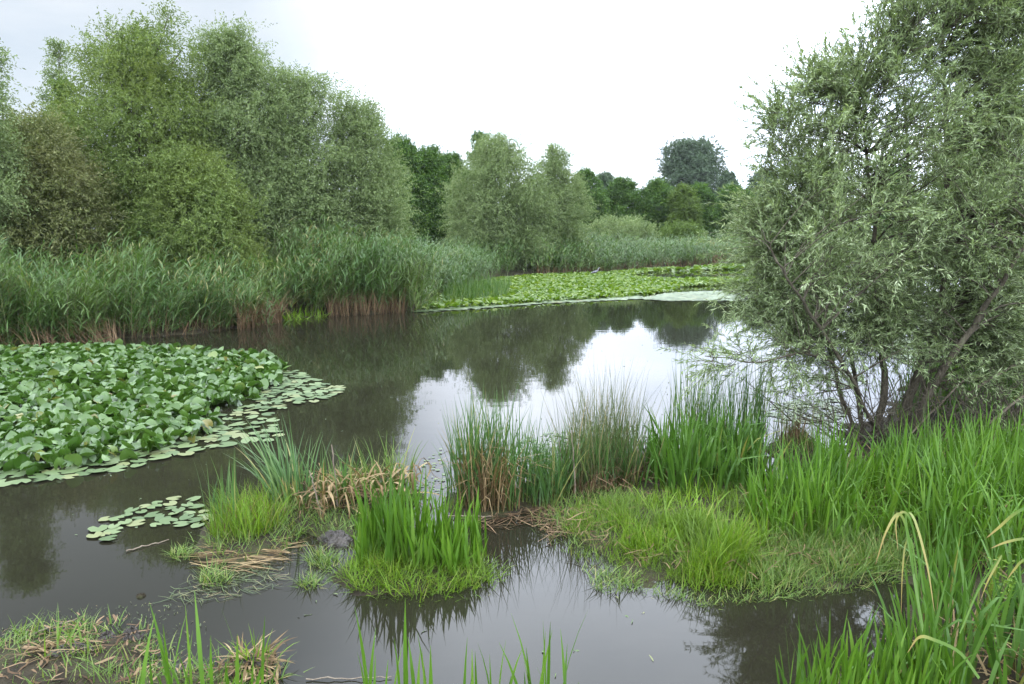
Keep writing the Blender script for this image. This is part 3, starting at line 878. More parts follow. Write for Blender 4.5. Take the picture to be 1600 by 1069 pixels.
dead_reeds('dead_reeds', 'brown dead stalks along the foot of the far reed band', [(840, 432), (940, 427), (1050, 419), (1100, 417), (1100, 414), (1000, 417), (880, 425), (835, 428)], 900, (0.4, 0.8), rg, lean=(0, 0.25), curve=(0, 0.3), wide=(0.014, 0.03))
dead_reeds('dead_reeds', 'reddish dead stalks at the foot of the farthest reeds', [(1085, 417), (1150, 414), (1300, 410), (1300, 407), (1150, 410), (1085, 413)], 900, (0.6, 1.1), rg, lean=(0, 0.2), curve=(0, 0.3), wide=(0.016, 0.034))
tag(Acc().add(*blade_set(rg, roots(scatpx([(445, 504), (510, 497), (505, 492), (445, 498)], 160, rg)), (0.15, 0.4), (0.02, 0.04), (0, 0.8), (0.2, 1.2))).build('bank_grass', M['grass'], None, True), 'low yellow-green marsh plants in the gap of the left reeds', 'grass', None, 'stuff')
tag(Acc().add(*blade_set(rg, roots(scatpx([(-80, 556), (40, 545), (40, 528), (-80, 535)], 500, rg)), (0.15, 0.45), (0.012, 0.03), (0, 0.8), (0.2, 1.4))).build('bank_grass', M['grass_dull'], None, True), 'yellowish bank grass at the left edge behind the lily bed', 'grass', None, 'stuff')

# ---------------------------------------------------------------- water lilies
def lily_template(rng, fold, cup):
    rows = 7
    y = np.array([-0.36, -0.22, -0.02, 0.2, 0.4, 0.55, 0.63])
    w = np.array([0.20, 0.38, 0.45, 0.43, 0.33, 0.18, 0.02]) * rng.uniform(0.92, 1.08, rows)
    my = np.array([0.0, 0.03, 0.10, 0.25, 0.42, 0.56, 0.64])
    V = []
    for k in range(rows):
        z = cup * (y[k] - 0.1) ** 2 * 1.2
        e = rng.normal(0, 0.03, 2)
        V += [(-w[k], y[k], z + fold * w[k] + e[0]), (-w[k] * 0.5, 0.5 * (y[k] + my[k]), z + fold * w[k] * 0.45), (0, my[k], z),
              (w[k] * 0.5, 0.5 * (y[k] + my[k]), z + fold * w[k] * 0.45), (w[k], y[k], z + fold * w[k] + e[1])]
    Q = [(r * 5 + c, r * 5 + c + 1, r * 5 + c + 6, r * 5 + c + 5) for r in range(rows - 1) for c in range(4)]
    return np.array(V), np.array(Q)


def place(tmpl, pos, az, tilt, size, var, roll=None):
    V, Q = tmpl
    n = len(pos)
    p = V[None] * size[:, None, None]
    roll = np.zeros(n) if roll is None else roll
    cr, sr = np.cos(roll)[:, None], np.sin(roll)[:, None]
    x, z = p[..., 0] * cr + p[..., 2] * sr, -p[..., 0] * sr + p[..., 2] * cr
    y = p[..., 1]
    ct, s_t = np.cos(tilt)[:, None], np.sin(tilt)[:, None]
    y, z = y * ct - z * s_t, y * s_t + z * ct
    ca, sa = np.cos(az)[:, None], np.sin(az)[:, None]
    X = np.stack([x * ca - y * sa, x * sa + y * ca, z], -1) + pos[:, None]
    QQ = (Q[None] + (np.arange(n) * len(V))[:, None, None]).reshape(-1, 4)
    return X.reshape(-1, 3), QQ, np.repeat(var, len(V)), np.tile(np.linspace(0, 1, len(V)), n)


rl = np.random.default_rng(5)
T_UP = [lily_template(rl, f, c) for f, c in [(0.15, 0.2), (0.35, 0.3), (0.6, 0.2), (-0.15, -0.3), (0.1, -0.5), (0.45, -0.2), (0.9, 0.1), (-0.3, 0.3)]]
T_FLAT = [lily_template(rl, f, c) for f, c in [(0.0, 0.0), (0.03, 0.02), (-0.02, 0.03), (0.02, -0.03)]]
T_FLAT = [(v * np.array([1, 1, 0.25]), q) for v, q in T_FLAT]


def bed(name, label, pts, n, size, zr, mat, rng, tilt=(0.05, 1.0), ragged=0.0):
    pg = poly(pts)
    xy = scat(pg, n, rng)
    if ragged:
        d = sd(pg, xy[:, 0], xy[:, 1]) + 0.22 * ragged * wob(xy[:, 0] * 1.9, xy[:, 1] * 1.9)
        xy = xy[rng.random(len(xy)) < np.clip(d / ragged, 0.0, 1) ** 0.8]
    n = len(xy)
    k = rng.integers(0, len(T_UP), n)
    pos = np.column_stack([xy, rng.uniform(*zr, n)])
    az = rng.uniform(-math.pi, math.pi, n)
    tl = rng.uniform(*tilt, n) * np.where(rng.random(n) < 0.8, 1, 1.25)
    sz = rng.uniform(*size, n); v = rng.random(n); ro = rng.normal(0, 0.25, n)
    a = Acc()
    for i in range(len(T_UP)):
        m = k == i
        a.add(*place(T_UP[i], pos[m], az[m], tl[m], sz[m], v[m], ro[m]))
    c = (*xy.mean(0), 0)
    return tag(a.build(name, M[mat], None, True, loc=c), label, 'water lilies', None, 'stuff')


BED = [(-260, 572), (-100, 556), (0, 551), (120, 545), (230, 545), (330, 552), (400, 556), (440, 565), (462, 582), (440, 602), (398, 626), (362, 646), (340, 676), (300, 698), (225, 720), (130, 736), (30, 746), (-100, 750), (-300, 760)]
bed('lily_bed', 'dense bed of raised green water lily leaves on the left side of the pond', BED, 9500, (0.095, 0.195), (0.0, 0.12), 'lily', rl, tilt=(0.0, 1.3), ragged=0.45)
# floating pads one by one: every pad is a thing of its own
pad_mesh = []
for i, tm in enumerate(T_FLAT):
    for vv in (0.1, 0.35, 0.6, 0.8, 0.9):
        o = Acc().add(tm[0], tm[1], vv, 0.5).build('lily_pad', M['pad'], None, True)
        pad_mesh.append(o.data)
        bpy.data.objects.remove(o)
PN = [0]


def pads(pts, n, size, label, group, rng, zoff=0.006, minsep=0.55):
    pg = poly(pts)
    got = []
    for x, y in scat(pg, n * 12, rng):
        s_ = rng.uniform(*size)
        if all((x - a) ** 2 + (y - b) ** 2 > (minsep * (s_ + c)) ** 2 for a, b, c in got):
            got.append((x, y, s_))
            if len(got) >= n:
                break
    for x, y, s_ in got:
        o = bpy.data.objects.new('lily_pad', pad_mesh[rng.integers(0, len(pad_mesh))])
        COL.objects.link(o)
        o.location = (x, y, zoff + rng.uniform(0, 0.012))
        o.rotation_euler = (rng.normal(0, 0.05), rng.normal(0, 0.05), rng.uniform(0, 6.28))
        o.scale = (s_, s_, s_)
        tag(o, label, 'lily pad', group)


pads([(395, 612), (440, 575), (470, 583), (505, 600), (542, 605), (530, 618), (490, 628), (440, 640), (405, 640)], 115, (0.13, 0.22), 'flat pale lily pad floating off the right tip of the left lily bed', 'floating pads off the tip of the left lily bed', rl, minsep=0.36)
pads([(340, 650), (400, 632), (425, 650), (440, 680), (425, 690), (380, 692), (335, 700), (330, 680)], 62, (0.13, 0.24), 'flat pale lily pad floating in the ragged notch right of the left lily bed', 'floating pads in the notch of the left lily bed', rl, minsep=0.40)
pads([(332, 680), (330, 702), (240, 722), (150, 742), (60, 752), (-30, 764), (-60, 748), (60, 732), (200, 706)], 100, (0.14, 0.26), 'flat pale lily pad along the near edge of the left lily bed', 'floating pads along the near edge of the left lily bed', rl, minsep=0.36)
pads([(140, 838), (165, 812), (230, 790), (275, 778), (305, 782), (330, 808), (318, 826), (240, 822), (200, 826), (165, 850)], 60, (0.09, 0.155), 'small pale lily pad in the loose patch left of the islet', 'lily pads in the loose patch beside the islet', rl, minsep=0.40)
bed('lily_bed', 'wide yellow-green lily bed far across the pond below the reeds', [(650, 486), (760, 479), (870, 471), (960, 466), (1010, 462), (1050, 456), (1065, 449), (1120, 446), (1240, 444), (1240, 437), (1120, 437), (1040, 438), (985, 434), (1000, 428), (1060, 421), (1040, 420), (940, 428), (850, 431), (770, 438), (700, 456), (668, 474)], 20000, (0.11, 0.21), (0.0, 0.11), 'lily_far', rl, tilt=(0.0, 0.8))
bed('lily_bed', 'thin strip of lily leaves at the farthest shore below the reddish reeds', [(1040, 424), (1150, 416), (1300, 413), (1300, 418), (1160, 421), (1090, 424)], 900, (0.3, 0.45), (0.0, 0.12), 'lily_far', rl, tilt=(0.0, 0.6))
a = Acc()
for pts, n, s_ in [([(1000, 467), (1050, 458), (1130, 455), (1240, 455), (1240, 469), (1130, 470), (1040, 470)], 1500, (0.25, 0.4)),
                   ([(650, 488), (760, 481), (870, 473), (1000, 467), (1000, 463), (870, 470), (760, 478), (650, 485)], 500, (0.25, 0.4)),
                   ([(1210, 472), (1300, 474), (1300, 478), (1210, 475)], 90, (0.25, 0.4))]:
    xy = scat(poly(pts), n, rl); n = len(xy)
    k = rl.integers(0, len(T_FLAT), n)
    for i in range(len(T_FLAT)):
        m = k == i
        a.add(*place(T_FLAT[i], np.column_stack([xy, rl.uniform(0.004, 0.02, n)])[m], rl.uniform(0, 6.28, m.sum()), rl.normal(0, 0.03, m.sum()), rl.uniform(*s_, m.sum()), rl.random(m.sum()) * 0.95))
tag(a.build('floating_lily_pads', M['pad'], None, True), 'pale raft of flat lily pads along the open edge of the far lily bed', 'lily pads', None, 'stuff')
a = Acc()
for pts, n, s_ in [([(1185, 642), (1230, 628), (1300, 622), (1330, 640), (1300, 662), (1220, 660)], 220, (0.05, 0.14)),
                   ([(1250, 590), (1330, 575), (1360, 600), (1290, 612)], 120, (0.05, 0.14)),
                   ([(1385, 545), (1410, 528), (1480, 528), (1480, 560), (1420, 570)], 240, (0.16, 0.28)),
                   ([(800, 700), (830, 680), (1010, 660), (1010, 690), (900, 712), (830, 745)], 300, (0.02, 0.06)),
                   ([(640, 740), (690, 700), (700, 760), (660, 790)], 60, (0.02, 0.05))]:
    xy = scat(poly(pts), n, rl); n = len(xy)
    k = rl.integers(0, len(T_FLAT), n)
    for i in range(len(T_FLAT)):
        m = k == i
        a.add(*place(T_FLAT[i], np.column_stack([xy, rl.uniform(0.003, 0.012, n)])[m], rl.uniform(0, 6.28, m.sum()), rl.normal(0, 0.03, m.sum()), rl.uniform(*s_, m.sum()), rl.random(m.sum()) * 0.9))
tag(a.build('floating_leaves', M['pad'], None, True), 'yellow-green scum of small floating leaves on the open water by the near willow', 'floating leaves', None, 'stuff')
tag(Acc().add(*blade_set(rl, np.column_stack([scatpx([(690, 478), (700, 455), (760, 446), (800, 452), (790, 470), (740, 474)], 900, rl), np.zeros(900)]), (0.3, 0.75), (0.012, 0.03), (0, 0.25), (0, 0.7))).build('emergent_sedge', M['reed_far'], None, True), 'green sedges standing in the near end of the far lily bed', 'sedges', None, 'stuff')

# ---------------------------------------------------------------- near marsh plants
rn = np.random.default_rng(11)


def clump(name, label, cat, at, group=None):
    b = P(*at); b[2] = max(0.0, float(gz(b[:1], b[1:2])[0]))
    return thing(name, label, cat, tuple(b), group)


def B(pts, n, hgt, wid, lean=(0, 0.2), curve=(0, 0.4), segs=5, az=None, azs=math.pi, taper=0.45, kink=0.0, pxe=False, sink=0.04, floor=-0.12, pw=1.6, fan=1, fs=0.03, dome=0.0, rag=0.12):
    """blades over an outline; fan = blades per shoot, dome = how much lower the rim of the clump stays"""
    pg = poly(pts)
    xy = scatpx(pts, max(1, n // fan), rn) if pxe else scat(pg, max(1, n // fan), rn)
    if fan > 1:
        xy = np.repeat(xy, fan, 0) + rn.normal(0, fs, (len(xy) * fan, 2))
    d = sd(pg, xy[:, 0], xy[:, 1])
    H = rn.uniform(*hgt, len(xy)) * (1 - dome * (1 - sm((d + 0.03) / 0.35))) * (1 + rag * wob(xy[:, 0] * 3.1, xy[:, 1] * 3.1))
    return blade_set(rn, roots(xy, sink, floor), (H,), wid, lean, curve, segs, az=az, azs=azs, taper=taper, kink=kink, pw=pw)


def oval(cx, cy, rx, ry, n=14):
    return [(cx + rx * math.cos(a), cy + ry * math.sin(a)) for a in np.linspace(0, 2 * math.pi, n, endpoint=False)]


# centre iris islet
c = clump('iris_clump', 'bright green iris clump on its own grassy islet in the foreground water', 'iris', (655, 890))
part(Acc().add(*B([(548, 880), (580, 852), (680, 846), (750, 856), (762, 885), (720, 905), (610, 906), (560, 895)], 420, (0.24, 0.64), (0.014, 0.027), (0, 0.22), (0, 0.45), taper=0.35, fan=5, fs=0.022, dome=0.2, rag=0.3)).add(*B([(560, 885), (600, 862), (680, 856), (745, 866), (752, 890), (700, 905), (610, 905)], 110, (0.15, 0.40), (0.010, 0.02), (0, 0.5), (0.1, 0.9), taper=0.5)), 'leaves', M['iris'], c)
part(Acc().add(*B([(535, 905), (570, 872), (640, 860), (720, 866), (770, 888), (778, 908), (720, 926), (640, 934), (560, 926)], 2600, (0.07, 0.24), (0.004, 0.009), (0.1, 1.1), (0.2, 1.3), 4, taper=0.7)
           ).add(*B(oval(655, 905, 138, 36), 900, (0.06, 0.2), (0.004, 0.008), (0.3, 1.3), (0.1, 0.8), 4, taper=0.7)), 'grass_skirt', M['grass'], c)
# cattail clump right of the centre
c = clump('cattail_clump', 'cattail clump with brown dead leaves hanging in front, standing behind the iris islet', 'cattails', (755, 795))
part(Acc().add(*B([(700, 798), (730, 768), (790, 764), (830, 780), (800, 800), (745, 804)], 320, (0.55, 1.32), (0.008, 0.017), (0, 0.24), (0, 0.4), taper=0.6, fan=4, dome=0.3)
           ).add(*B([(700, 798), (730, 768), (800, 764), (835, 780), (800, 800), (745, 804)], 160, (0.4, 0.8), (0.007, 0.014), (0.05, 0.45), (0.2, 0.9), taper=0.6)), 'leaves', M['cattail'], c)
part(Acc().add(*B([(715, 802), (730, 780), (800, 780), (815, 798), (760, 806)], 190, (0.4, 0.75), (0.007, 0.015), (0, 0.35), (0.1, 0.8), taper=0.5, kink=0.6)), 'dead_leaves', M['straw'], c)
# rush tussock
c = clump('rush_clump', 'tall airy rush tussock with brown-tinged stems in the middle of the near bank', 'rushes', (925, 765))
part(Acc().add(*B([(878, 772), (890, 745), (960, 735), (1000, 748), (1000, 770), (930, 782)], 800, (0.55, 1.42), (0.004, 0.009), (0, 0.32), (0, 0.4), taper=0.7, fan=8, fs=0.05, dome=0.3)), 'stems', M['rush'], c)
part(Acc().add(*B([(880, 775), (900, 752), (990, 750), (1000, 772), (930, 784)], 260, (0.35, 0.75), (0.008, 0.015), (0, 0.35), (0.1, 0.6), taper=0.6)), 'leaves', M['cattail'], c)
part(Acc().add(*B([(885, 780), (900, 765), (1000, 745), (1008, 768), (930, 786)], 420, (0.2, 0.6), (0.005, 0.012), (0.1, 0.9), (0.3, 1.4), taper=0.6, kink=0.4)), 'dead_leaves', M['dry'], c)
c = clump('sedge_clump', 'low green sedges filling the gap between cattail clump and rush tussock', 'sedges', (845, 775))
part(Acc().add(*B([(815, 790), (830, 755), (885, 745), (890, 785), (850, 800)], 420, (0.3, 0.7), (0.006, 0.012), (0, 0.4), (0.1, 0.8), taper=0.6)), 'leaves', M['cattail'], c)
# iris and reed patch right of the tussock
c = clump('iris_clump', 'broad-leaved dark iris patch with bent leaves right of the rush tussock', 'iris', (1100, 775))
part(Acc().add(*B([(1000, 780), (1010, 740), (1080, 725), (1180, 730), (1215, 760), (1150, 790), (1060, 795)], 640, (0.35, 0.80), (0.016, 0.030), (0, 0.32), (0, 0.6), taper=0.45, kink=0.2, fan=5, dome=0.35, rag=0.2)), 'leaves', M['iris_dark'], c)
c = clump('rush_clump', 'dark upright rushes standing at the water behind the dark iris patch', 'rushes', (1130, 705))
part(Acc().add(*B([(1040, 715), (1080, 698), (1190, 696), (1196, 712), (1100, 722)], 360, (0.5, 1.2), (0.006, 0.013), (0, 0.17), (0, 0.25), taper=0.7, floor=-0.2, fan=6, fs=0.05)), 'leaves', M['cattail'], c)
part(Acc().add(*B([(1050, 715), (1090, 700), (1190, 698), (1196, 712), (1100, 722)], 90, (0.55, 0.95), (0.006, 0.010), (0, 0.15), (0, 0.2), taper=0.8, floor=-0.2)), 'stems', M['rush'], c)
# small mound with dead canes
c = clump('rush_clump', 'small dark tussock with dead canes standing in the water before the near willow', 'rushes', (1243, 705))
part(Acc().add(*B(oval(1243, 703, 34, 14), 420, (0.08, 0.3), (0.004, 0.009), (0.1, 0.9), (0.2, 1.2), 4, taper=0.7)), 'leaves', M['grass_dull'], c)
part(Acc().add(*B([(1190, 715), (1210, 690), (1290, 690), (1300, 720), (1240, 730)], 60, (0.35, 0.8), (0.006, 0.011), (0, 0.35), (0, 0.35), 5, taper=0.8, floor=-0.15, kink=0.15)), 'stems', M['rush'], c)
part(Acc().add(*B(oval(1235, 706, 20, 8), 60, (0.2, 0.4), (0.006, 0.011), (0, 0.3), (0, 0.4), 4)), 'dead_leaves', M['dry'], c)
# grass mat
tag(Acc().add(*B([(850, 835), (900, 800), (1010, 790), (1110, 785), (1190, 800), (1230, 830), (1210, 880), (1190, 918), (1100, 932), (1010, 912), (930, 888)], 11000, (0.03, 0.19), (0.003, 0.008), (0.0, 1.1), (0.1, 1.2), 4, taper=0.7, fan=30, fs=0.045, rag=0.6)
          ).add(*B([(960, 880), (1000, 845), (1080, 830), (1150, 845), (1180, 890), (1130, 915), (1030, 905)], 5000, (0.08, 0.32), (0.003, 0.009), (0.0, 0.8), (0.1, 1.1), 4, taper=0.7, fan=45, fs=0.055, rag=0.6, dome=0.3)).add(*B([(990, 870), (1060, 800), (1180, 800), (1200, 880), (1120, 910)], 130, (0.15, 0.42), (0.007, 0.014), (0, 0.6), (0.1, 1.0), 5, fan=4)
          ).build('marsh_grass', M['grass'], None, True), 'mat of short bright marsh grass reaching into the foreground water', 'grass', None, 'stuff')
tag(Acc().add(*B([(835, 815), (860, 790), (960, 780), (1010, 800), (960, 830), (930, 880), (1000, 905), (940, 895), (862, 842)], 3600, (0.04, 0.18), (0.003, 0.008), (0.2, 1.2), (0.1, 1.0), 4, taper=0.7, fan=12, fs=0.05)
          ).add(*B([(1170, 925), (1200, 870), (1300, 850), (1400, 850), (1420, 885), (1300, 915)], 4200, (0.06, 0.30), (0.004, 0.009), (0.1, 1.0), (0.1, 1.2), 4, taper=0.7, fan=14, fs=0.05, rag=0.3)
          ).add(*B([(920, 890), (1000, 915), (1100, 938), (1190, 928), (1320, 918), (1400, 897), (1410, 908), (1300, 930), (1100, 950), (990, 925), (905, 892)], 1300, (0.03, 0.13), (0.003, 0.007), (0.4, 1.4), (0.1, 0.8), 4, taper=0.7, floor=-0.02)
          ).build('marsh_grass', M['grass_dull'], None, True), 'dull trampled marsh grass around the bright mat and along its water edge', 'grass', None, 'stuff')
# iris mass on the right bank: three stands
for nm, lab, at, pts, n, hg, wd, mt in [
        ('iris_clump', 'bright iris stand in front of the near willow stems', (1330, 790), [(1170, 830), (1195, 790), (1270, 765), (1380, 750), (1450, 765), (1450, 850), (1390, 872), (1280, 870), (1200, 860)], 1350, (0.32, 0.60), (0.010, 0.020), 'iris'),
        ('iris_clump', 'iris stand under the willow trunks, reaching to the right frame edge', (1480, 760), [(1330, 765), (1400, 735), (1520, 725), (1660, 725), (1680, 780), (1560, 810), (1450, 800), (1380, 785)], 1250, (0.26, 0.52), (0.010, 0.019), 'iris'),
        ('iris_clump', 'tall darker iris stand behind the drooping yellow leaves at the right', (1540, 870), [(1430, 880), (1450, 810), (1540, 790), (1680, 790), (1700, 900), (1560, 915), (1470, 905)], 800, (0.45, 0.8), (0.012, 0.024), 'iris')]:
    c = clump(nm, lab, 'iris', at)
    a = Acc().add(*B(pts, int(n * 0.9), (hg[0] * 0.55, hg[1] * 1.18), wd, (0, 0.28), (0, 0.55), taper=0.42, kink=0.12, fan=5, fs=0.03, dome=0.35, rag=0.35)).add(*B(pts, n // 4, hg, wd, (0.1, 0.5), (0.5, 1.7), taper=0.5, fan=3))
    part(a, 'leaves', M[mt], c)
    part(Acc().add(*B(pts, n // 14, (0.2, 0.5), (0.006, 0.014), (0.1, 0.8), (0.3, 1.4), kink=0.4)), 'dead_leaves', M['straw'], c)
    part(Acc().add(*B(pts, n, (0.08, 0.3), (0.004, 0.009), (0.1, 0.8), (0.2, 1.2), 4, taper=0.7)), 'grass_skirt', M['grass'], c)
tag(Acc().add(*B([(1420, 600), (1500, 575), (1600, 545), (1680, 540), (1680, 660), (1560, 690), (1440, 690), (1390, 660)], 1500, (0.3, 0.75), (0.010, 0.022), (0, 0.35), (0, 0.7), 4)).build('bank_grass', M['iris_dark'], None, True), 'shaded green sedge growing behind the trunks of the near willow', 'grass', None, 'stuff')
# near right cattails
tag(Acc().add(*B([(1690, 545), (2500, 530), (2500, 1000), (1700, 980), (1690, 700)], 5200, (0.2, 0.6), (0.008, 0.018), (0, 0.4), (0, 0.9), 4, fan=6, fs=0.06, rag=0.3)).build('bank_grass', M['iris'], None, True), 'rough grass covering the right bank beyond the greener willow', 'grass', None, 'stuff')
c = clump('cattail_clump', 'big broad-leaved cattail in the lower right corner with yellowing drooping leaves', 'cattails', (1480, 1030))
part(Acc().add(*B([(1400, 1120), (1420, 1010), (1480, 985), (1620, 960), (1700, 1000), (1700, 1120)], 210, (0.4, 0.75), (0.014, 0.026), (0, 0.35), (0, 0.6), 6, taper=0.4, kink=0.15)
           ).add(*B([(1430, 985), (1445, 955), (1500, 945), (1510, 985)], 34, (0.5, 0.8), (0.014, 0.024), (0, 0.2), (0, 0.3), 6, taper=0.35)), 'leaves', M['iris_dark'], c)
part(Acc().add(*B([(1400, 1090), (1430, 1000), (1520, 980), (1640, 960), (1700, 1000), (1700, 1110)], 130, (0.2, 0.5), (0.008, 0.018), (0.2, 0.9), (0.3, 1.6), 5, kink=0.4)), 'dead_leaves', M['straw'], c)
a = Acc()
for pts, w in [([(1450, 1030, 3.35), (1432, 930, 3.4), (1420, 840, 3.4), (1405, 803, 3.38), (1385, 830, 3.32), (1368, 882, 3.3)], .020),
               ([(1455, 1035, 3.4), (1440, 900, 3.45), (1425, 820, 3.45), (1412, 800, 3.45), (1400, 815, 3.42), (1403, 860, 3.4)], .016),
               ([(1445, 1000, 3.3), (1428, 900, 3.4), (1415, 810, 3.5), (1428, 810, 3.45), (1448, 880, 3.35), (1460, 955, 3.3)], .019),
               ([(1440, 1010, 3.5), (1432, 900, 3.5), (1424, 845, 3.5), (1415, 850, 3.5), (1410, 895, 3.45), (1408, 960, 3.45)], .014),
               ([(1530, 1060, 3.1), (1500, 1020, 3.1), (1460, 1000, 3.05), (1436, 996, 3.05), (1418, 1020, 3.05)], .020),
               ([(1680, 860, 3.3), (1640, 845, 3.3), (1600, 842, 3.3), (1570, 848, 3.3), (1548, 857, 3.3)], .017),
               ([(1680, 770, 3.2), (1640, 780, 3.2), (1590, 800, 3.2), (1560, 825, 3.2), (1541, 841, 3.2)], .020),
               ([(1690, 900, 3.2), (1630, 870, 3.2), (1600, 875, 3.2), (1585, 890, 3.2), (1574, 905, 3.2)], .018),
               ([(1500, 990, 3.3), (1530, 920, 3.35), (1565, 868, 3.35), (1545, 905, 3.3), (1533, 935, 3.3)], .015)]:
    sp = spline([Pd(x, y, d) for x, y, d in pts], 22)
    tt = np.linspace(0, 1, 22)
    a.add(*ribbon(sp, 0.72 * w * np.minimum(1, (1.02 - tt) * 3.2) ** 0.8, None, rn.random()))
part(a, 'drooping_leaves', M['turning'], c)
c = clump('herb', 'small leafy green herb at the right frame edge between the cattail leaves', 'plant', (1590, 1010))
a, st = Acc(), Acc()
for _ in range(16):
    p0 = np.array(c.location) + np.array([rn.normal(0, 0.10), rn.normal(0, 0.08), -0.02])
    hh = rn.uniform(0.25, 0.45)
    tip = p0 + np.array([rn.normal(0, 0.05), rn.normal(0, 0.05), hh])
    st.add(*tube(spline([p0, tip], 4), [0.003, 0.0025, 0.002, 0.0015], 4))
    m = 16
    k = np.repeat(np.linspace(0.25, 1, m // 2), 2)
    pos = p0 + (tip - p0) * k[:, None]
    az = np.repeat(np.arange(m // 2) * 1.57, 2) + np.tile([0, math.pi], m // 2) + rn.random()
    ld = np.column_stack([np.cos(az), np.sin(az), rn.uniform(0.0, 0.5, m)])
    a.add(*leaf_set(rn, pos, ld, np.tile([0, 0, 1.0], (m, 1)) + rn.normal(0, 0.2, (m, 3)), rn.uniform(0.03, 0.06, m), rn.uniform(0.012, 0.02, m)))
part(a, 'leaves', M['grass'], c, False); part(st, 'stems', M['grass'], c)
# bottom centre blades and lower right blades, rooted on the bank under the viewer
for lab, pts, n, hg in [('loose row of upright blades rising from the bottom edge at the centre', [(565, 1180), (570, 1130), (720, 1118), (900, 1125), (905, 1180)], 52, (0.38, 0.70)),
                        ('sheaf of upright blades rising from the bottom edge at the right', [(1210, 1150), (1240, 1095), (1320, 1065), (1430, 1040), (1500, 1060), (1500, 1150)], 230, (0.2, 0.46)),
                        ('few blades rising from the bottom edge before the left mud mounds', [(200, 1160), (230, 1120), (420, 1115), (440, 1150)], 34, (0.38, 0.72))]:
    b = poly(pts).mean(0)
    c = thing('iris_clump', lab, 'iris', (b[0], b[1], max(0.0, float(gz(b[:1], b[1:2])[0]))))
    part(Acc().add(*B(pts, n, hg, (0.012, 0.021), (0, 0.2), (0, 0.5), 6, taper=0.35)), 'leaves', M['iris'], c)
    if n > 40:
        part(Acc().add(*B(pts, n // 2, (0.08, 0.25), (0.005, 0.010), (0, 0.6), (0.1, 1.0), 4)), 'grass_skirt', M['grass'], c)

# left islet
c = clump('cattail_clump', 'cattail leaning left over the water at the left islet', 'cattails', (440, 795))
part(Acc().add(*B([(425, 806), (440, 782), (475, 782), (470, 808)], 70, (0.5, 0.85), (0.012, 0.022), (0.1, 0.6), (0.2, 1.0), 7, az=2.7, azs=0.8, taper=0.6)
           ).add(*B([(430, 806), (445, 782), (560, 770), (560, 800)], 70, (0.4, 0.7), (0.010, 0.018), (0, 0.35), (0.1, 0.6), 6, taper=0.6)), 'leaves', M['cattail'], c)
part(Acc().add(*B([(440, 808), (450, 790), (475, 790), (470, 808)], 16, (0.2, 0.35), (0.014, 0.022), (0, 0.5), (0, 0.5), 5, az=2.7, azs=1.0)), 'dead_leaves', M['turning'], c)
c = clump('grass_tussock', 'grass tussock with thin reddish stems at the left end of the islet', 'grass', (372, 835))
part(Acc().add(*B([(325, 838), (345, 805), (420, 800), (440, 830), (400, 858), (350, 855)], 900, (0.15, 0.40), (0.004, 0.009), (0, 0.6), (0.1, 1.0), 4, taper=0.7)), 'leaves', M['grass'], c)
part(Acc().add(*B([(322, 838), (335, 812), (372, 812), (370, 845)], 26, (0.45, 0.7), (0.008, 0.014), (0, 0.12), (0, 0.7), 6)), 'blades', M['cattail'], c)
part(Acc().add(*B([(325, 838), (345, 815), (420, 810), (430, 835), (360, 850)], 90, (0.15, 0.4), (0.004, 0.009), (0, 0.6), (0.1, 1.0), 4)), 'dead_leaves', M['dry'], c)
tag(Acc().add(*B([(318, 850), (350, 815), (450, 800), (600, 785), (655, 775), (600, 805), (545, 835), (470, 830), (440, 862), (370, 878)], 2400, (0.04, 0.20), (0.004, 0.009), (0.1, 1.2), (0.2, 1.2), 4, taper=0.7, fan=12, fs=0.05, rag=0.4, floor=-0.03)).build('marsh_grass', M['grass_dull'], None, True), 'short ragged grass and sprouts over the mud of the left islet', 'grass', None, 'stuff')
tag(Acc().add(*B([(-60, 1010), (60, 985), (150, 975), (240, 985), (250, 1040), (440, 1045), (450, 1090), (-60, 1090)], 1900, (0.03, 0.15), (0.004, 0.010), (0.1, 1.2), (0.2, 1.2), 4, taper=0.7, fan=9, fs=0.035, rag=0.4, floor=-0.02)).build('marsh_grass', M['grass_dull'], None, True), 'scattered green sprouts on the lower left mud', 'grass', None, 'stuff')
c = clump('dead_leaf_mound', 'mound of bleached broken cattail leaves on the left islet', 'dead leaves', (555, 790))
xy = scat(poly([(455, 812), (470, 785), (560, 768), (655, 764), (658, 782), (570, 806), (500, 820)]), 220, rn)
a = Acc().add(*blade_set(rn, np.column_stack([xy, 0.05 + rn.uniform(0, 0.18, len(xy))]), (0.15, 0.42), (0.012, 0.026), (0.3, 1.8), (0.4, 2.2), 6, taper=0.4, kink=0.5))
part(a, 'leaves', M['straw'], c)
part(Acc().add(*B([(470, 812), (490, 785), (640, 768), (640, 784), (560, 800)], 240, (0.1, 0.28), (0.008, 0.018), (0.2, 1.3), (0.3, 1.5), 5, kink=0.5)), 'dead_leaves', M['dry'], c)
c = clump('grass_tussock', 'fresh grass tussock growing over the back of the dead leaf mound', 'grass', (590, 770))
part(Acc().add(*B([(480, 790), (520, 768), (620, 755), (640, 772), (580, 782), (520, 795)], 620, (0.2, 0.45), (0.005, 0.011), (0, 0.7), (0.2, 1.3), 5, taper=0.7)
           ).add(*B([(560, 775), (640, 762), (645, 774), (580, 782)], 70, (0.3, 0.6), (0.008, 0.015), (0, 0.4), (0.1, 0.9), 6, taper=0.7)), 'leaves', M['grass_dull'], c)


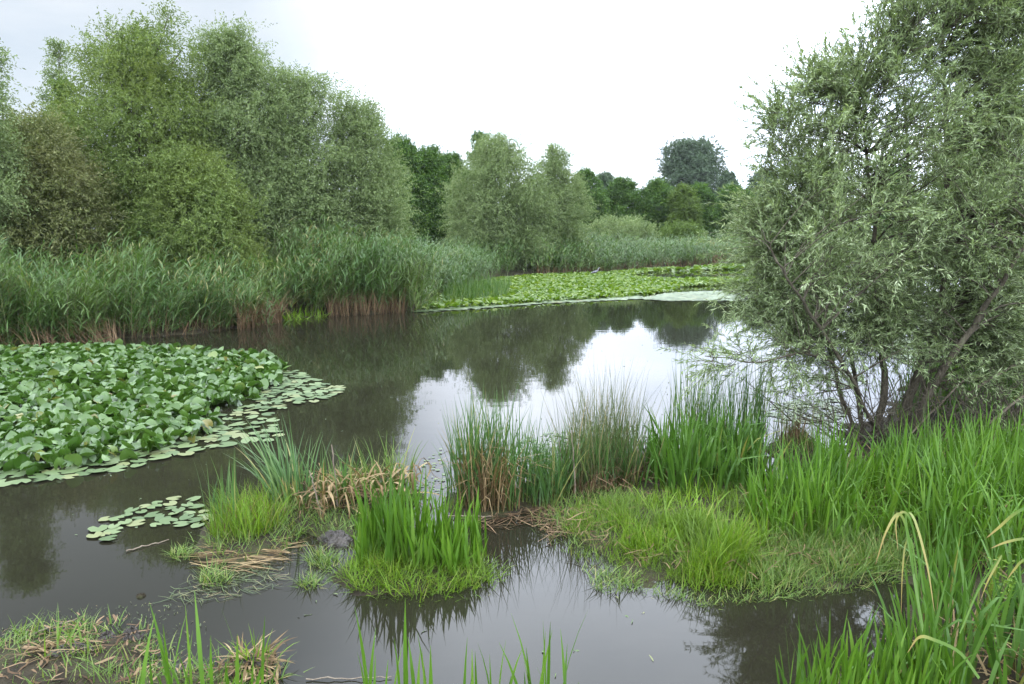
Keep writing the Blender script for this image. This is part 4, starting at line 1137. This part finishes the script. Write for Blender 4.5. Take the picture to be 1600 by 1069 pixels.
def stick(name, label, pts, r, mat='deadwood', cat='stick', group=None):
    w = [Pd(x, y, d) for x, y, d in pts]
    sp = spline(w, 14)
    sp[1:-1] += rn.normal(0, 0.003, (12, 3))
    base = sp[0].copy()
    o = Acc().add(*tube(sp, np.linspace(r, r * 0.6, 14), 6)).build(name, M[mat], None, True, loc=tuple(base))
    return tag(o, label, cat, group)


def D(px, py, z=0.0):
    return P(px, py, z)[1]


stick('dead_cane', 'bleached upright dead cane standing in the dead leaf mound', [(528, 800, D(528, 800)), (524, 750, D(528, 800)), (518, 695, D(528, 800))], 0.009)
stick('dead_cane', 'pale leaning dead cane at the left of the dead leaf mound', [(503, 815, D(503, 815)), (492, 765, D(503, 815)), (483, 735, D(503, 815))], 0.008)
stick('dead_cane', 'brown snapped cane with its top bent down between islet and cattail clump', [(636, 792, D(636, 792)), (648, 745, D(636, 792)), (659, 716, D(636, 792)), (668, 722, 6.0), (676, 742, 6.0), (690, 748, 6.0)], 0.005)
stick('dead_cane', 'bleached dead cane upright at the left side of the rush tussock', [(899, 785, D(899, 785)), (897, 730, D(899, 785)), (893, 672, D(899, 785))], 0.007)
stick('dead_cane', 'thinner dead cane left of the bleached one by the rush tussock', [(880, 770, D(880, 770)), (878, 720, D(880, 770)), (874, 690, D(880, 770))], 0.006)
stick('driftwood_twig', 'thin pale twig floating left of the islet', [(197, 861, D(197, 861, .01)), (230, 852, D(230, 852, .01)), (264, 843, D(264, 843, .01))], 0.006)
stick('driftwood_twig', 'brown twig lying in the water right behind the iris islet', [(700, 806, D(700, 806, .02)), (740, 806, D(740, 806, .02)), (768, 807, D(768, 807, .02))], 0.006)
stick('driftwood_twig', 'pale straw stalk floating near the bottom edge left of centre', [(478, 1061, D(478, 1061, .01)), (550, 1060, D(550, 1060, .01)), (612, 1057, D(612, 1057, .01))], 0.004)
stick('driftwood_twig', 'dark twig poking out of the water by the lower left mud mound', [(40, 995, D(40, 995, .02)), (85, 978, D(85, 978, .04)), (125, 966, D(125, 966, .06))], 0.006)
stick('fallen_branch', 'long bare branch leaning out low under the right willow', [(1440, 690, 8.2), (1510, 620, 8.1), (1560, 585, 8.0), (1640, 540, 7.9)], 0.022)
stick('fallen_branch', 'bare grey branch slanting along the ground at the right frame edge', [(1495, 705, 7.9), (1560, 650, 7.7), (1610, 612, 7.6), (1680, 590, 7.5)], 0.016)
stick('fallen_branch', 'thin bare branch lowest at the right frame edge under the willow', [(1560, 690, 7.7), (1590, 668, 7.6), (1660, 640, 7.5)], 0.012)
stick('fallen_branch', 'straight dead branch propped across the foot of the near willow', [(1392, 712, 7.4), (1450, 650, 7.8), (1510, 590, 8.0)], 0.014)

# straw raft, weed tufts and drifting bits
rx = np.random.default_rng(21)
def raft(name, label, cat, pts, n, ln, wd, mat, z=(0.004, 0.03), az=0.0, azs=0.35, kind='stuff'):
    xy = scat(poly(pts), n, rx); n = len(xy)
    A = az + rx.normal(0, azs, n); L = rx.uniform(*ln, n)
    t = np.linspace(-0.5, 0.5, 4)
    zc = rx.uniform(*z, n)
    cv = rx.normal(0, 0.08, n)
    c = np.stack([xy[:, 0:1] + np.cos(A)[:, None] * L[:, None] * t - np.sin(A)[:, None] * (cv * L)[:, None] * (t * t * 4),
                  xy[:, 1:2] + np.sin(A)[:, None] * L[:, None] * t + np.cos(A)[:, None] * (cv * L)[:, None] * (t * t * 4),
                  np.repeat(zc[:, None], 4, 1) + rx.normal(0, 0.004, (n, 4))], -1)
    s_ = np.stack([-np.sin(A), np.cos(A), 0.3 * rx.normal(0, 1, n)], -1)[:, None]
    w = rx.uniform(*wd, n)[:, None, None] * np.array([0.6, 1, 1, 0.3])[None, :, None] * 0.5
    V = np.stack([c - s_ * w, c + s_ * w], 2)
    k = np.arange(3); q = np.stack([2 * k, 2 * k + 1, 2 * k + 3, 2 * k + 2], -1)
    Q = (q[None] + (np.arange(n) * 8)[:, None, None]).reshape(-1, 4)
    a = Acc().add(V, Q, np.repeat(rx.random(n), 8), np.tile(np.repeat(np.linspace(0, 1, 4), 2), n))
    return tag(a.build(name, M[mat], None, True, loc=(*xy.mean(0), 0)), label, cat, None, kind)


raft('straw_raft', 'raft of flattened brown straw floating before the left islet', 'straw', [(300, 868), (330, 852), (440, 838), (470, 850), (440, 880), (380, 895), (320, 890)], 150, (0.08, 0.35), (0.003, 0.009), 'straw')
raft('straw_raft', 'thin litter of straw and weed around the bright marsh grass mat', 'straw', [(820, 800), (870, 780), (960, 775), (960, 800), (900, 830), (860, 850)], 420, (0.06, 0.25), (0.003, 0.008), 'dry', az=0.3, azs=1.2)
raft('straw_raft', 'brown litter and dead stems lying through the marsh grass mat', 'straw', [(850, 835), (930, 790), (1100, 790), (1210, 830), (1380, 860), (1380, 890), (1190, 915), (1010, 908)], 420, (0.05, 0.25), (0.003, 0.008), 'dry', z=(0.05, 0.13), az=0.3, azs=1.2)
raft('straw_raft', 'dead litter caught between cattail clump and iris islet', 'straw', [(740, 812), (790, 798), (830, 800), (840, 815), (790, 830), (755, 828)], 60, (0.08, 0.3), (0.003, 0.008), 'dry', az=0.3, azs=0.9)
raft('floating_weed', 'green weed and scum drifting at the lower left mud mounds', 'water weed', [(-40, 1000), (60, 960), (200, 940), (300, 950), (330, 985), (330, 1040), (100, 1060), (-40, 1060)], 350, (0.006, 0.03), (0.002, 0.005), 'rush', z=(0.002, 0.014), azs=1.5)
raft('mud_litter', 'soggy leaf litter on the mud around the lower left leaf heaps', 'leaf litter', [(-60, 1015), (60, 985), (160, 975), (240, 985), (250, 1030), (420, 1045), (440, 1080), (-60, 1090)], 220, (0.03, 0.13), (0.004, 0.013), 'dry', z=(0.03, 0.08), azs=1.3)
raft('floating_weed', 'sparse flecks of leaf and seed drifting on the open water', 'water weed', [(-60, 780), (300, 700), (560, 620), (700, 520), (1000, 490), (1150, 500), (1100, 640), (700, 720), (500, 880), (900, 900), (1100, 960), (1100, 1060), (460, 1060), (300, 900)], 260, (0.01, 0.05), (0.005, 0.014), 'pad', z=(0.002, 0.006), azs=1.5)
raft('floating_weed', 'weed strands trailing in the water left of the iris islet', 'water weed', [(255, 940), (290, 905), (350, 890), (440, 880), (460, 905), (400, 930), (330, 945)], 200, (0.03, 0.16), (0.002, 0.005), 'rush', z=(0.002, 0.012), azs=0.7)
GT = 'weed tufts in the foreground water'
for at, lab, r_, n in [((335, 905), 'weed tuft in open water below the straw raft', 26, 220), ((283, 868), 'weed tuft left of the straw raft', 20, 150), ((505, 878), 'weed tuft close to the left side of the iris islet', 26, 260),
                       ((484, 912), 'small weed tuft in the water lower left of the iris islet', 18, 140), ((960, 912), 'weed tuft in the water below the dull grass edge', 38, 260), ((520, 836), 'green sprouts on the dark mud below the dead leaf mound', 26, 160)]:
    b = P(*at)
    o = Acc().add(*B(oval(at[0], at[1], r_, r_ * 0.5), n, (0.05, 0.17), (0.004, 0.008), (0.2, 1.2), (0.2, 1.2), 4, taper=0.7, floor=-0.02)).build('weed_tuft', M['grass_dull'], None, True, loc=(b[0], b[1], 0))
    tag(o, lab, 'weed tuft', GT)


def mound(name, label, at, rx_, ry_, h, seed, mat='mud', cat='mud'):
    g = np.random.default_rng(seed)
    b = P(*at)
    nu, nv = 36, 12
    V, Q = [], []
    ph = g.uniform(0, 6.28, 6)
    for i in range(nv):
        rr = (i / (nv - 1))
        for j in range(nu):
            th = 2 * math.pi * j / nu
            e = 1 + 0.18 * math.sin(2 * th + ph[0]) + 0.12 * math.sin(3 * th + ph[1]) + 0.08 * math.sin(7 * th + ph[2])
            z = h * (1 - rr ** 1.7) * (1 + 0.5 * math.sin(5 * th + 7 * rr + ph[3]) * rr) + g.normal(0, h * 0.09) - 0.05 * rr ** 3
            V.append((b[0] + rx_ * e * rr * math.cos(th), b[1] + ry_ * e * rr * math.sin(th), z))
    for i in range(nv - 1):
        for j in range(nu):
            j2 = (j + 1) % nu
            Q.append((i * nu + j, (i + 1) * nu + j, (i + 1) * nu + j2, i * nu + j2))
    o = Acc().add(np.array(V), np.array(Q), 0.5, 0.5).build(name, M[mat], None, True, loc=(b[0], b[1], 0))
    return tag(o, label, cat)


mound('mud_lump', 'dark wet mud lump below the dead leaf mound of the islet', (525, 845), 0.16, 0.13, 0.07, 1)
mound('mud_lump', 'dark mud clod sticking up in the water right of the left dead-leaf heap', (207, 1000), 0.07, 0.06, 0.075, 2)
mound('mud_lump', 'small mud clod beside the dead-leaf heap at lower left', (168, 1003), 0.06, 0.05, 0.06, 3)
mound('mud_lump', 'low mud bar near the bottom edge left of the bleached leaf heap', (300, 1045), 0.14, 0.06, 0.04, 4)
mound('mud_lump', 'tiny weed-covered stone breaking the water left of the weed tufts', (220, 932), 0.05, 0.035, 0.02, 5, 'ground')
for at, lab, w_, n, hh, sd_ in [((110, 1030), 'heap of brown flattened dead leaves on the lower left mud', 0.20, 90, 0.08, 31), ((395, 1052), 'bleached dead leaf stump at the bottom edge left of centre', 0.11, 120, 0.09, 32)]:
    b = P(*at)
    c = thing('dead_leaf_mound', lab, 'dead leaves', (b[0], b[1], 0.0))
    m_ = mound('mud_core', None, at, w_, w_ * 0.5, hh, sd_)
    m_.name = 'mud'; del m_['category']
    m_.parent = c; m_.location = (0, 0, 0)
    g = np.random.default_rng(sd_)
    q = np.column_stack([g.normal(b[0], w_ * 0.45, n), g.normal(b[1], w_ * 0.25, n), g.uniform(0.02, hh, n)])
    part(Acc().add(*blade_set(g, q, (0.08, 0.26), (0.006, 0.016), (0.9, 1.9), (0.1, 1.0), 6, az=3.4 if sd_ == 31 else None, azs=0.9 if sd_ == 31 else math.pi, taper=0.4, kink=0.3)), 'dead_leaves', M['straw'], c)
    q2 = q[: n // 4].copy(); q2[:, 2] = 0.0
    part(Acc().add(*blade_set(g, q2, (0.12, 0.28), (0.006, 0.013), (0, 0.7), (0.1, 1.1), 5, taper=0.5)), 'leaves', M['grass'], c)

# ---------------------------------------------------------------- the heron
def heron():
    b = P(930, 432)
    c = thing('heron', 'grey heron wading in the far lily bed before the reed edge', 'bird', (b[0], b[1], 0.0))
    o0 = np.array([b[0], b[1], 0])
    body = spline([(-0.34, 0, 0.22), (-0.22, 0, 0.27), (-0.05, 0, 0.33), (0.08, 0, 0.36), (0.15, 0, 0.40), (0.20, 0, 0.48), (0.19, 0, 0.55), (0.24, 0, 0.62), (0.29, 0, 0.64), (0.34, 0, 0.635)], 30) + o0
    rad = np.interp(np.linspace(0, 9, 30), range(10), [0.01, 0.05, 0.09, 0.085, 0.06, 0.032, 0.026, 0.026, 0.034, 0.014])
    part(Acc().add(*tube(body, rad, 10)), 'body', M['heron'], c)
    part(Acc().add(*tube(np.array([(0.14, 0, 0.40), (0.205, 0, 0.48), (0.195, 0, 0.55), (0.245, 0, 0.615)]) + o0 + np.array([0.012, -0.006, 0]), [0.03, 0.03, 0.026, 0.024], 8)), 'neck_front', M['heron_light'], c)
    part(Acc().add(*tube(np.array([(0.33, 0, 0.635), (0.39, 0, 0.625), (0.45, 0, 0.61)]) + o0, [0.013, 0.009, 0.002], 6)), 'beak', M['beak'], c)
    for s_ in (-1, 1):
        part(Acc().add(*tube(spline(np.array([(0.02, 0.03 * s_, 0.27), (0.03 + 0.03 * s_, 0.03 * s_, 0.14), (0.02 + 0.05 * s_, 0.03 * s_, -0.08)]) + o0, 6), 0.008, 5)), 'leg', M['beak'], c)
        w = spline(np.array([(0.10, 0.075 * s_, 0.37), (-0.08, 0.088 * s_, 0.335), (-0.25, 0.045 * s_, 0.265), (-0.36, 0.015 * s_, 0.215)]) + o0, 8)
        part(Acc().add(*tube(w, [0.03, 0.05, 0.055, 0.052, 0.045, 0.035, 0.02, 0.006], 8)), 'wing', M['heron'], c)

    c.scale = (0.68, 0.68, 0.68)


heron()


# ---------------------------------------------------------------- the slightly misty air
def haze():
    x0, x1, y0, y1, z0, z1 = -260, 260, -40, 330, -1.6, 42
    V = [(x, y, z) for z in (z0, z1) for y in (y0, y1) for x in (x0, x1)]
    Q = [(0, 2, 3, 1), (4, 5, 7, 6), (0, 1, 5, 4), (2, 6, 7, 3), (0, 4, 6, 2), (1, 3, 7, 5)]
    m, t, out = new_mat('air')
    v = nd(t, 'ShaderNodeVolumePrincipled')
    v.inputs['Color'].default_value = (0.93, 0.96, 1.0, 1)
    v.inputs['Density'].default_value = 0.00013
    t.links.new(v.outputs[0], out.inputs['Volume'])
    tag(mesh_obj('haze', np.array(V, float), np.array(Q), m, None, False), 'thin pale haze in the air over the pond', None, None, 'stuff')


haze()
